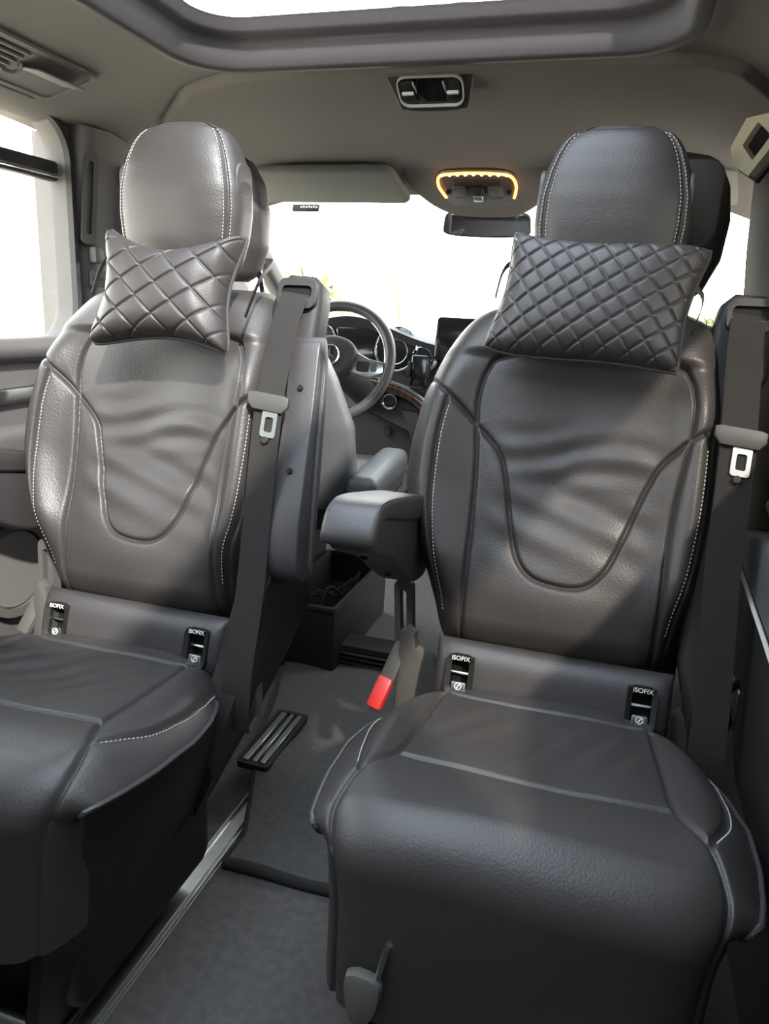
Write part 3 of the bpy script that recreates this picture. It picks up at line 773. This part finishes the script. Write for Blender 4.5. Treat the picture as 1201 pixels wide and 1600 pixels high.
#@@FRONT
# ================================================================== FRONT SEATS
def slab(prof, n=3.2, k=40, closed=True):
    """stack of superellipse sections: prof = list of (centre xyz, half x, half y, tilt)"""
    V, F = [], []
    for (c, a, b) in prof:
        for i in range(k):
            th = 2*math.pi*i/k; cx = math.copysign(abs(math.cos(th))**(2/n), math.cos(th)); cy = math.copysign(abs(math.sin(th))**(2/n), math.sin(th))
            V.append((c[0]+a*cx, c[1]+b*cy, c[2]))
    m = len(prof)
    for j in range(m-1):
        for i in range(k): F.append((j*k+i, j*k+(i+1) % k, (j+1)*k+(i+1) % k, (j+1)*k+i))
    F.append(tuple(range(k-1, -1, -1))); F.append(tuple(range((m-1)*k, m*k)))
    return V, F
def front_seat(name, label, x, arm, y0=.60, bw=.40, bx=0, hx=0):
    t = thing(name, label, 'seat', (x, y0, 0), 'front seats')
    B = [(.50, .235, .055), (.52, .245, .062), (.60, .262, .068), (.72, .262, .066), (.84, .225, .060), (.93, .185, .052), (.985, .155, .042), (1.005, .14, .026), (1.012, .08, .010)]
    pf = []
    zs = np.linspace(.50, 1.012, 36)
    for z in zs:
        a = np.interp(z, [b[0] for b in B], [b[1] for b in B]); d = np.interp(z, [b[0] for b in B], [b[2] for b in B])
        pf.append(((0, .0-(z-.5)*.27, z), a, d))
    mk('backrest', slab(pf), FRONTL, t)
    H = [(1.045, .075, .02), (1.06, .10, .034), (1.12, .125, .046), (1.19, .130, .050), (1.25, .120, .046), (1.29, .098, .034), (1.305, .07, .02), (1.31, .03, .008)]
    pf = []
    for z in np.linspace(1.045, 1.31, 30):
        a = np.interp(z, [b[0] for b in H], [b[1] for b in H]); d = np.interp(z, [b[0] for b in H], [b[2] for b in H])
        pf.append(((hx, -.175-(z-1.1)*.10, z), a, d))
    mk('headrest', slab(pf), LEATHER, t)
    mk('headrest_back', prism(rr(.185, .135, .028, 5, hx, 1.205), .012, (0, -.228, 0), (1, 0, 0), (0, -.10, .995), .004), SOFTPL, t)
    Lp = [(p[0], -.236-(p[1]-1.205)*.1-.0, p[1]) for p in rr(.175, .125, .025, 6, hx, 1.205)]
    mk('headrest_stitching', tube([(a, b+.0+.118*0, c) for a, b, c in Lp], .0012, 6, True, upv=(0, 1, 0)), THREAD, t)
    for sg in (-1, 1): mk('headrest_post', tube([(sg*.06, -.13, .99), (sg*.06, -.165, 1.07)], .007, 8), CHROME, t)
    mk('cushion', rbox((0, .30, .475), (.52, .56, .13), .05, 4), FRONTL, t)
    mk('cushion_piping', tube([(.262*s_, y_, .508) for s_, y_ in ((1, .05), (1, .2), (1, .4), (1, .53))], .004, 8), LEATHER2, t)
    mk('seat_base', rbox((bx, .28, .20), (bw, .50, .39), .02, 3), PLAST, t)
    if arm:
        a = mk('armrest', rbox((.285, .10, .575), (.085, .32, .075), .026, 4, rotx(6)), FRONTL, t)
        mk('armrest_shell', rbox((.285, .11, .535), (.070, .28, .07), .02, 3, rotx(6)), LEATHER2, a)
    return t
front_seat('driver_seat', 'dark leather driver seat behind the left rear-facing seat, seen from its back', -.470, True, .66, .22, -.125, -.04)
front_seat('passenger_seat', 'dark leather front passenger seat behind the right rear-facing seat, headrest showing at its right', .425, False, .70)
rb = thing('rear_bench', 'dark rear bench seat with three headrests, seen only in the interior mirror', 'seat', (-.06, -1.72, 0))
mk('bench_back', rbox((0, 0, .68), (1.25, .14, .56), .05, 3, rotx(12)), LEATHER, rb)
mk('bench_cushion', rbox((0, .10, .34), (1.25, .36, .16), .05, 3), LEATHER, rb)
mk('bench_base', rbox((0, .06, .135), (1.15, .30, .27), .02, 2), PLAST, rb)
for hx_ in (-.34, .06, .46):
    mk('bench_headrest', slab([((hx_, -.08, .97), .09, .03), ((hx_, -.085, 1.0), .125, .045), ((hx_, -.09, 1.10), .13, .05), ((hx_, -.095, 1.17), .11, .04), ((hx_, -.095, 1.20), .06, .02)]), LEATHER, rb)
# plastic box the driver seat stands on, and the outer step panel at the right
ob = thing('console_box', 'black storage box on the floor between the raised armrest and the carpet aisle', 'box', (-.37, .93, 0))
mk('box_body', join(rbox((0, -.243, .098), (.205, .012, .19), .004), rbox((.097, 0, .098), (.012, .49, .19), .004), rbox((-.097, 0, .098), (.012, .49, .19), .004), rbox((0, .243, .098), (.205, .012, .19), .004), rbox((0, 0, .09), (.19, .48, .012), .003)), PLAST, ob)
mk('box_rim', loopring(rr(.214, .505, .014, 4), rr(.188, .475, .01, 4), .010, (0, 0, .197), (1, 0, 0), (0, 1, 0)), SOFTPL, ob)
for k in range(3): mk('cable', tube(spline([(-.08+.05*k, -.18, .10), (-.05+.04*k, -.12, .17+.02*k), (.0+.03*k, -.02, .15), (.05, .06+.03*k, .18)], 5), .005, 6), DARK, ob)
pb = thing('side_trim_panel', 'dark panel with a grey leather top and white piping at the right edge, beyond the belt', 'panel', (.645, .0, 0))
mk('side_shell', prism([(.175, .62), (.150, .55), (.10, .40), (-.02, .34), (-.30, .34), (-.30, .565), (-.06, .588)], .044, (0, 0, 0), AXY, AXZ, .010), PLAST, pb)
mk('leather_top', prism([(.215, .675), (.180, .615), (.05, .600), (-.06, .588), (-.30, .560), (-.30, .72), (-.05, .705), (.12, .69)], .056, (.0, 0, 0), AXY, AXZ, .014, 3), FRONTL, pb)
mk('white_piping', tube([(-.030, .18, .620), (-.030, .05, .603), (-.030, -.06, .591), (-.030, -.30, .562)], .0035, 8), THREAD, pb)
mk('cable', tube(spline([(-.026, .06, .47), (-.034, .07, .44), (-.030, .06, .41), (-.026, .075, .38)], 5), .005, 6), DARK, pb)
mk('bright_opening_plate', prism(rr(.06, .055, .006, 3, .075, .435), .004, (-.0235, 0, 0), AXY, AXZ, .001), SATIN, pb)  # pale metal plate standing in for the bright opening behind the cable
for z_ in (.765, .725): mk('trim_strip', sweep([(.0, -.3, z_), (.0, .1, z_), (.004, .17, z_+.004)], rr(.03, .018, .007, 3)), FRONTL, pb)

# ================================================================== DASHBOARD
ds = thing('dashboard', 'dark dashboard with wood trim and round dials beyond the steering wheel', 'dashboard', (-.08, 1.35, 0))
def dl(x, y, z): return (x+.08, y-1.35, z)
# top: lofted from a front edge line to the windscreen foot
xs = np.linspace(-.80, .70, 60)
def dtop(x): return .912+.088*np.exp(-((x+.46)/.21)**2)
V = []; nyy = 10
for j in range(nyy):
    q = j/(nyy-1)
    for x in xs:
        y = 1.245+.05*(x+.1)**2+q*.44; z = dtop(x)*(1-q)+.90*q+.012*math.sin(q*math.pi)
        if j == 0: z -= .02
        V.append(dl(x, y-(.0 if j else -.006), z))
mk('dash_top', (V, gridfaces(nyy, 60)), DASH, ds)
V = []
for z_, yo in ((0, .0), (-.05, .02), (-.14, .05), (-.25, .03), (-.30, .01)):
    for x in xs: V.append(dl(x, 1.251+.05*(x+.1)**2+yo+.03*np.exp(-((x+.46)/.17)**2)*(z_ < 0), dtop(x)-.02+z_))
mk('dash_face', (V, gridfaces(5, 60)), DASH, ds)
mk('lower_dash', rbox(dl(-.30, 1.40, .55), (.95, .14, .38), .04, 3), DASHLOW, ds)
# instrument hood dials
for cx, r_ in ((-.575, .070), (-.297, .070)):
    d_ = mk('dial', disc(dl(cx, 1.268, .885), r_*.93, .012, (0, -1, .25), 28), SCREEN, ds)
    mk('dial_ring', tube([dl(cx+r_*math.cos(a), 1.262+.25*r_*math.sin(a), .885+r_*math.sin(a)) for a in np.linspace(0, 2*math.pi, 33)[:-1]], .004, 8, True), CHROME, d_)
    mk('dial_inner_ring', tube([dl(cx+r_*.55*math.cos(a), 1.262+.25*r_*.55*math.sin(a)-.004, .875+r_*.55*math.sin(a)) for a in np.linspace(0, 2*math.pi, 33)[:-1]], .0015, 6, True), SATIN, d_)
mk('dial_display', prism(rr(.15, .10, .012, 4), .006, dl(-.44, 1.275, .895), (1, 0, 0), (0, .25, .97), .001), SCREEN, ds)
# round vent with chrome ring, start knob ring, emblem in lower panel
vt = mk('round_vent', disc(dl(-.21, 1.285, .862), .048, .03, (0, -1, .2), 28), DASH, ds)
mk('vent_ring', tube([dl(-.21+.047*math.cos(a), 1.266+.0094*math.sin(a), .862+.047*math.sin(a)) for a in np.linspace(0, 2*math.pi, 33)[:-1]], .006, 8, True), SATIN, vt)
mk('vent_inner_ring', tube([dl(-.21+.033*math.cos(a), 1.262, .862+.033*math.sin(a)) for a in np.linspace(0, 2*math.pi, 33)[:-1]], .0025, 8, True), CHROME, vt)
kb = mk('start_knob', disc(dl(-.315, 1.295, .712), .024, .04, (0, -1, .15), 24), SOFTPL, ds)
mk('knob_ring', tube([dl(-.315+.024*math.cos(a), 1.276, .712+.024*math.sin(a)) for a in np.linspace(0, 2*math.pi, 29)[:-1]], .0045, 8, True), CHROME, kb)
mk('lock_cover', disc(dl(-.331, 1.322, .604), .017, .012, (0, -1, .1), 20), DASH, ds)
wt = [(-.40, .79), (-.31, .772), (-.245, .752), (-.19, .715), (-.165, .672), (-.15, .62)]
mk('wood_trim', sweep([dl(x, 1.283, z-.018) for x, z in spline(wt, 5)], rr(.03, .045, .010, 3), upv=(0, -1, 0)), WOOD, ds)
mk('chrome_trim', sweep([dl(x, 1.270, z+.004) for x, z in spline(wt, 5)], rr(.012, .010, .003, 2), upv=(0, -1, 0)), SATIN, ds)
mk('console_panel', prism([(-.28, .69), (-.22, .685), (-.18, .64), (-.16, .56), (-.15, .46), (-.19, .44), (-.22, .56)], .05, dl(0, 1.30, 0), (1, 0, 0), AXZ, .012), GREYPL, ds)
sc = mk('centre_display', prism(rr(.24, .135, .014, 5), .018, dl(-.045, 1.25, .925), (1, 0, 0), (0, .15, .99), .004), SCREEN, ds)
ph = thing('phone_holder', 'black phone holder clipped to the round chrome-ringed dash vent', 'holder', (-.21, 1.235, .82))
mk('holder_plate', rbox((0, 0, 0), (.058, .016, .105), .008, 3, rotx(-10)), SCREEN, ph)
for sg in (-1, 1): mk('holder_clamp', rbox((sg*.031, -.006, .005), (.009, .024, .05), .003, 2, rotx(-10)), PLAST, ph)
mk('holder_foot', rbox((0, -.010, -.052), (.040, .026, .010), .003, 2), PLAST, ph)
mk('holder_arm', tube([(0, .005, .02), (0, .03, .03)], .008, 8), PLAST, ph)
mk('badge', prism(rr(.018, .03, .006, 3, -.012, -.030), .002, (0, -.010, 0), (1, 0, 0), (0, -.17, .98), 0), mat('brass_badge', (.45, .34, .2), .4), ph)

# steering wheel
sw = thing('steering_wheel', 'black leather steering wheel with silver spokes and a star badge in the hub', 'steering wheel', (-.398, .955, .852))
WR = rotx(-24)     # plane of the wheel leaned back at the top
def wv(x, y, z): return tuple(WR @ Vector((x, y, z)))
mk('rim', tube([wv(.172*math.cos(a), 0, .172*math.sin(a)) for a in np.linspace(0, 2*math.pi, 61)[:-1]], .0155, 14, True, upv=(.02, 1, -.4)), LEATHER2, sw)
mk('rim_insert', tube([wv(.1585*math.cos(a), -.004, .1585*math.sin(a)) for a in np.linspace(-.35, .9, 20)], .004, 8), SATIN, sw)
hub = [tuple(p) for p in spline([(-.075, .02), (-.05, .055), (0, .068), (.05, .055), (.075, .02), (.06, -.03), (.03, -.062), (0, -.07), (-.03, -.062), (-.06, -.03)], 4, True)]
hb = mk('hub', xf(prism(hub, .05, (0, -.012, 0), (1, 0, 0), AXZ, .014, 3), WR.to_4x4()), SOFTPL, sw)
mk('badge_ring', tube([wv(.030*math.cos(a), -.040, .004+.030*math.sin(a)) for a in np.linspace(0, 2*math.pi, 33)[:-1]], .003, 8, True, upv=(.02, 1, -.4)), CHROME, hb)
star = []
for k in range(6):
    a = rad(90+60*k); q = .028 if k % 2 == 0 else .0055
    star.append((q*math.cos(a), .004+q*math.sin(a)))
mk('badge_star', xf(prism(star, .004, (0, -.040, 0), (1, 0, 0), AXZ, 0), WR.to_4x4()), CHROME, hb)
for sg in (1, -1):
    sp = mk('spoke', xf(prism([(sg*.055, .035), (sg*.11, .010), (sg*.158, .002), (sg*.160, -.030), (sg*.12, -.045), (sg*.05, -.030)][::sg], .022, (0, -.004, 0), (1, 0, 0), AXZ, .006), WR.to_4x4()), SATIN, sw)
    mk('spoke_button', xf(prism(rr(.038, .030, .006, 3, sg*.098, -.016), .006, (0, -.017, 0), (1, 0, 0), AXZ, .002), WR.to_4x4()), PLAST, sp)
    mk('spoke_button', xf(prism(rr(.020, .026, .005, 3, sg*.130, -.016), .006, (0, -.016, 0), (1, 0, 0), AXZ, .002), WR.to_4x4()), GREYPL, sp)
mk('lower_spoke', xf(prism([(-.03, -.06), (.03, -.06), (.018, -.165), (-.018, -.165)], .016, (0, 0, 0), (1, 0, 0), AXZ, .004), WR.to_4x4()), SOFTPL, sw)
mk('steering_column', tube([wv(0, .02, 0), (0, .18, -.07), (0, .33, -.13)], .045, 16), SOFTPL, sw)
#@@ROOF
# ================================================================== ROOF AND PILLAR FITTINGS
def zr(x, y): return float(zc(np.array(x), np.array(y)))
# rear climate panel under the glass roof
yc0 = .325; zz0 = zr(.02, yc0)
cp = thing('climate_panel', 'black roof climate panel with two rockers and a small display behind the glass roof', 'control panel', (.008, yc0, zz0-.010))
dY = np.array([0, .80, -.60]); 
tr_o = [tuple(p) for p in spline([(-.082, -.085), (-.068, .035), (-.050, .052), (0, .056), (.050, .052), (.068, .035), (.082, -.085), (0, -.09)], 5, True)]
mk('panel_body', prism(tr_o, .075, (0, .018, .030), (-1, 0, 0), dY, .008, 3), SOFTPL, cp)
zb = -.006
fr_o = [(p[0], p[1]) for p in rr(.122, .060, .018, 6)]
fr_o = [(p[0]*(1.0-.9*(p[1]+.03)*.8), p[1]) for p in fr_o]
fr_i = [(p[0]*.968, p[1]*.925) for p in fr_o]
mk('chrome_frame', loopring(fr_o, fr_i, .006, (0, 0, zb-.002), (-1, 0, 0), dY), SILVER, cp)
mk('display', prism(rr(.052, .052, .004, 3), .004, (0, 0, zb+.002), (-1, 0, 0), dY, .001), SCREEN, cp)
for sg in (-1, 1):
    mk('divider', rbox((sg*.027, 0, zb), (.0022, .052, .005), .0008, 1, rotx(-10)), SILVER, cp)
    rk = mk('rocker', prism(rr(.026, .040, .004, 3), .007, (sg*.041, 0, zb), (-1, 0, 0), dY, .002), PLAST, cp)
    mk('rocker_bar', rbox((sg*.041, -.002, zb-.006), (.022, .007, .006), .002, 2, rotx(-10)), SILVER, rk)
# front overhead console with its lit strip
oc = thing('overhead_console', 'overhead console ringed by a glowing orange light strip above the mirror', 'console', (.0, .93, zr(0, .93)))
ocp = [tuple(p) for p in spline([(-.17, -.17), (-.185, -.04), (-.15, .06), (-.10, .118), (-.05, .135), (.05, .135), (.10, .118), (.15, .06), (.185, -.04), (.17, -.17), (.06, -.19), (-.06, -.19)], 4, True)]
AYc = np.array([0, .94, -.34])
on = np.cross((-1, 0, 0), AYc)            # faces down and back
mk('console_body', prism(ocp, .05, tuple(-on*.0), (-1, 0, 0), AYc, .012, 3), HEAD, oc)
def oo(x, y, h): return np.array([x, 0, 0])+AYc*y+on*(-1 if on[2] > 0 else 1)*h
lens = [tuple(p) for p in spline([(-.088, -.10), (-.098, -.03), (-.085, .045), (0, .07), (.085, .045), (.098, -.03), (.088, -.10), (0, -.112)], 5, True)]
mk('console_face', prism(lens, .008, oo(0, 0, .026), (-1, 0, 0), AYc, .002), GREYPL, oc)
strip = [oo(x, y, .034) for x, y in spline([(-.088, .010), (-.098, -.045), (-.088, -.090), (-.05, -.102), (0, -.105), (.05, -.102), (.088, -.090), (.098, -.045), (.088, .010)], 6)]
ls = mk('light_strip', sweep(strip, rr(.007, .005, .0015, 2), upv=on), LED, oc)
for k in range(9):
    x = -.08+.02*k; mk('led', disc(oo(x, -.101-.004*(1-abs(x)/.08), .038), .0038, .003, on, 10), LEDB, ls)
mk('switch_plate', prism(rr(.125, .085, .014, 4, 0, -.025), .012, oo(0, 0, .030), (-1, 0, 0), AYc, .003), SOFTPL, oc)
for sg in (-1, 1):
    b_ = mk('map_light', prism(rr(.036, .040, .008, 4, sg*.045, -.030), .010, oo(0, 0, .036), (-1, 0, 0), AYc, .002), GREYPL, oc)
    mk('console_button', prism(rr(.012, .010, .002, 2, sg*.078, -.015), .008, oo(0, 0, .034), (-1, 0, 0), AYc, .001), PLAST, oc)
rs = mk('roof_switch', prism(rr(.034, .060, .006, 3, 0, -.020), .012, oo(0, 0, .040), (-1, 0, 0), AYc, .003), PLAST, oc)
mk('switch_cap', rbox(oo(0, -.010, .046), (.026, .026, .010), .004, 2, rotx(-20)), SATIN, rs)
mk('sensor_housing', rbox((0, .135, -.040), (.16, .09, .034), .014, 3, rotx(-22)), SOFTPL, oc)
mk('housing_vent', rbox((.045, .092, -.040), (.045, .006, .018), .003, 2, rotx(-22)), PLAST, oc)
# interior mirror
mr = thing('rearview_mirror', 'interior mirror with a thin black frame hanging below the overhead console', 'mirror', (-.008, 1.105, 1.249))
mo = [tuple(p) for p in spline([(-.118, -.026), (-.123, 0), (-.112, .030), (-.05, .0355), (.05, .0355), (.112, .030), (.123, 0), (.118, -.026), (.05, -.034), (-.05, -.034)], 4, True)]
mi = [(p[0]*.955, p[1]*.87) for p in mo]
MZ = rotz(2) @ rotx(6.9)
mk('mirror_case', xf(prism(mo, .022, (0, .010, 0), (1, 0, 0), AXZ, .006), MZ.to_4x4()), PLAST, mr)
mk('mirror_glass', xf(prism(mi, .002, (0, -.003, 0), (1, 0, 0), AXZ, 0), MZ.to_4x4()), MIRROR, mr, smooth=False)
mk('mirror_stem', tube([(0, .02, .02), (.002, .015, .055), (.004, .0, .075)], .012, 10), SOFTPL, mr)
mk('mirror_ball', disc((0, .004, .043), .013, .02, (0, -1, 0), 16, .4), SATIN, mr)
# sun visor on the driver side and one on the passenger side
def visor(label, x0, x1, y0=.76, y1=.97):
    zA = zr((x0+x1)/2, y0)-.016; zB = zr((x0+x1)/2, y1)-.030
    t = thing('sun_visor', label, 'sun visor', ((x0+x1)/2, (y0+y1)/2, (zA+zB)/2), 'folded sun visors')
    L = math.hypot(y1-y0, zB-zA); d = np.array([0, (y1-y0)/L, (zB-zA)/L])
    mk('visor_flap', prism(rr(x1-x0, L, .03, 5), .022, (0, 0, 0), (1, 0, 0), d, .008, 3), VISOR, t)
    mk('visor_pivot', tube([((x1-x0)*-.45, -.02, .012), ((x1-x0)*.45, -.02, .012)], .007, 8), SOFTPL, t)
    return t
visor('grey fabric sun visor folded against the roof above the driver side', -.66, -.19)
visor('grey fabric sun visor folded up above the passenger side, mostly behind the right headrest', .20, .62)
st = thing('toll_sticker', 'small dark transponder stuck at the top left of the windscreen', 'sticker', (-.545, 1.075, 1.283))
mk('sticker_body', rbox((0, 0, 0), (.085, .010, .020), .003, 2, rotx(-20)), PLAST, st)
for k in range(7): mk('sticker_print', rbox((-.012+.008*k, -.0062, .002+.001*(k % 2)), (.005, .001, .0055), 0, 1, rotx(-20)), WHITE, st)
# ceiling air vent on the left
av = thing('ceiling_vent', 'long slatted air vent with a tab in the left roof edge', 'air vent', (-.655, -.02, zr(-.655, -.02)-.004))
nv_ = np.array([-.07, 0, -1]); 
def avp(a, b, h): 
    c = zr(-.655+a, -.02+b)-zr(-.655, -.02)
    return np.array([a, b, c-h])
ou = rr(.125, .50, .02, 5, 0, -.02); inn = rr(.104, .478, .012, 5, 0, -.02)
V = []
for L, h in ((ou, -.002), (ou, .0035), (inn, .0035), (inn, -.002)): V += [tuple(avp(p[0], p[1], h)) for p in L]
n = len(ou); F = [(k*n+i, k*n+(i+1) % n, ((k+1) % 4)*n+(i+1) % n, ((k+1) % 4)*n+i) for k in range(4) for i in range(n)]
mk('vent_frame', (V, F), TRIM, av)
V = [tuple(avp(p[0], p[1], .0005)) for p in inn]
mk('vent_backing', (V, [tuple(range(n))]), TRIM, av, smooth=False)
for k in range(5):
    a = .042-.015*k
    mk('vent_slat', sweep([avp(a, b, .0035) for b in np.linspace(-.25, .075, 8)], rr(.007, .005, .002, 2), upv=(0, 0, 1)), TRIM, av)
mk('vent_cover', prism(rr(.096, .115, .008, 4), .003, avp(0, .150, .001), (1, 0, -.20), (0, 1, 0), .001), TRIM, av)
mk('vent_tab', sweep(spline([avp(-.020, .080, .003), avp(-.008, .088, .010), avp(.006, .090, .010), avp(.014, .086, .003)], 4), rr(.007, .003, .001, 2), upv=(0, 1, 0)), GREYPL, av)
mk('vent_strip', tube([avp(-.066, b, .003) for b in np.linspace(-.25, .2, 8)], .0025, 8), TRIM, av)
# left pillar: grab handle, hook, belt slot trim
gh = thing('grab_handle', 'long grey grab handle on the left pillar beside the side window', 'handle', (-.752, .365, 1.20))
GH = loopring(rr(.030, .190, .014, 6), rr(.012, .150, .0055, 6), .018, (0, 0, 0), (.55, .84, 0), (.05, .07, .996), )
mk('handle_loop', GH, GREYPL, gh)
mk('handle_base', rbox((.004, .012, -.115), (.02, .03, .035), .006, 2), TRIM, gh)
hk = thing('coat_hook', 'small square coat hook low on the left pillar', 'hook', (-.752, .385, 1.035))
mk('hook_plate', prism(rr(.042, .036, .004, 3), .008, (0, 0, 0), (.55, .84, 0), AXZ, .002), TRIM, hk)
mk('hook_tab', rbox((.004, -.006, 0), (.020, .006, .007), .002, 2, rotz(57)), GREYPL, hk)
bt = thing('belt_trim', 'pale edged belt adjuster frame between the left pillar and the left headrest', 'trim', (-.735, .475, 1.19))
mk('trim_frame', loopring(rr(.055, .185, .020, 6), rr(.043, .172, .016, 6), .012, (0, 0, 0), (.8, .6, 0), (.05, .05, .997)), GREYPL, bt)
mk('trim_plate', prism(rr(.045, .174, .016, 6), .004, (-.002, .004, 0), (.8, .6, 0), (.05, .05, .997), 0), TRIM, bt)
# right pillar: square belt anchor with a dark opening
ba = thing('belt_anchor', 'light grey square belt anchor with a dark opening on the right pillar', 'belt anchor', (.572, .47, 1.318))
oa = [(-.058, .0), (-.034, .042), (0, .062), (.036, .046), (.072, .014), (.052, -.022), (.014, -.060), (-.034, -.036)]
ia = [(-.024, -.003), (-.012, .014), (.002, .030), (.022, .017), (.046, .0), (.031, -.017), (.014, -.034), (-.006, -.018)]
mk('anchor_frame', loopring(oa, ia, .018, (0, 0, 0), (.50, -.86, 0), (.1, .0, .995)), mat('pale_plastic', (.50, .46, .34), .5, bump=('noise', 500, .1)), ba)
mk('anchor_backing', prism([(p[0]*1.16, p[1]*1.16) for p in oa], .010, (.010, .006, 0), (.50, -.86, 0), (.1, .0, .995), .002), SOFTPL, ba)
mk('anchor_slot', prism([(p[0], p[1]) for p in ia], .004, (.004, .002, 0), (.50, -.86, 0), (.1, .0, .995), 0), DARK, ba)

# ================================================================== FLOOR FITTINGS
def rail(label, x, y0, y1):
    t = thing('floor_rail', label, 'rail', (x, (y0+y1)/2, 0), 'seat rails in the floor')
    L = y1-y0
    for dx, w, h in ((-.017, .006, .012), (.004, .024, .012), (.021, .004, .010)):
        mk('rail_rib', rbox((dx, 0, h/2), (w, L, h), .001, 1), ALU, t)
    mk('rail_bed', rbox((0, 0, .0015), (.048, L, .003), .0008, 1), ALU, t)
    return t
rail('aluminium floor rail running beside the left seat into the cut-out of the carpet', -.222, -1.3, .42)
rail('aluminium floor rail under the right seat', .185, -1.3, .42)
# removable carpet with a bound edge; it rides up over a step
fm = thing('floor_mat', 'dark bound carpet mat lying in the aisle between the seats', 'mat', (-.10, .3, 0))
ms = [(-.072, .012), (-.05, .014), (.01, .020), (.06, .040), (.10, .062), (.13, .074), (.16, .078), (.24, .074), (.40, .05), (.55, .03), (.70, .016), (.78, .012)]
ms = spline(ms, 4)
cut = lambda y: .16 < y < .44
V = []; F = []; nx = 26
for i, (y, z) in enumerate(ms):
    xl_ = np.interp(y, [-.072, .0, .2, .45, .7], [-.190, -.185, -.255, -.33, -.42])
    for j in range(nx):
        x = xl_+(.115-xl_)*j/(nx-1)
        V.append((x+.10, y-.3+.02*(x+.05)*(y < .05), z+.003*math.sin(x*30+y*9)))
for i in range(len(ms)-1):
    for j in range(nx-1): F.append((i*nx+j, i*nx+j+1, (i+1)*nx+j+1, (i+1)*nx+j))
nb = len(V); V += [(v[0], v[1], v[2]-.009) for v in V]
F += [tuple(nb+q for q in f[::-1]) for f in F]
mk('mat_pile', (V, F), MATC, fm)
mk('mat_binding', tube([(V[j][0], V[j][1], V[j][2]-.004) for j in range(nx)], .011, 10), BINDING, fm)
mk('mat_binding', tube([(V[i*nx][0], V[i*nx][1], V[i*nx][2]-.004) for i in range(0, 20)], .006, 8), BINDING, fm)
ct = mk('rail_cutout', loopring(rr(.075, .215, .010, 4), rr(.058, .198, .006, 4), .014, (-.132, -.078, .078), (1, 0, 0), (0, .995, .02)), PLAST, fm)
mk('cutout_floor', rbox((-.132, -.078, .079), (.060, .20, .003), .001, 1), DARK, ct)
for dx, w_ in ((-.019, .014), (.002, .010), (.020, .012)): mk('cutout_rib', rbox((-.132+dx, -.078, .084), (w_, .196, .006), .001, 1), ALU, ct)
# floor air outlet
fv = thing('floor_vent', 'black slatted floor air outlet at the far end of the carpet', 'air vent', (-.19, .76, .0))
mk('vent_hood', prism([(-.115, 0), (-.115, .05), (-.10, .07), (.10, .07), (.115, .05), (.115, 0)], .09, (0, .03, .0), (1, 0, 0), AXZ, .008), PLAST, fv)
mk('vent_mouth', prism(rr(.19, .044, .006, 3, 0, .034), .006, (0, -.016, 0), (1, 0, 0), AXZ, 0), DARK, fv)
for k in range(3): mk('vent_slat', rbox((0, -.021, .021+.014*k), (.186, .012, .004), .0015, 1, rotx(20)), PLAST, fv)
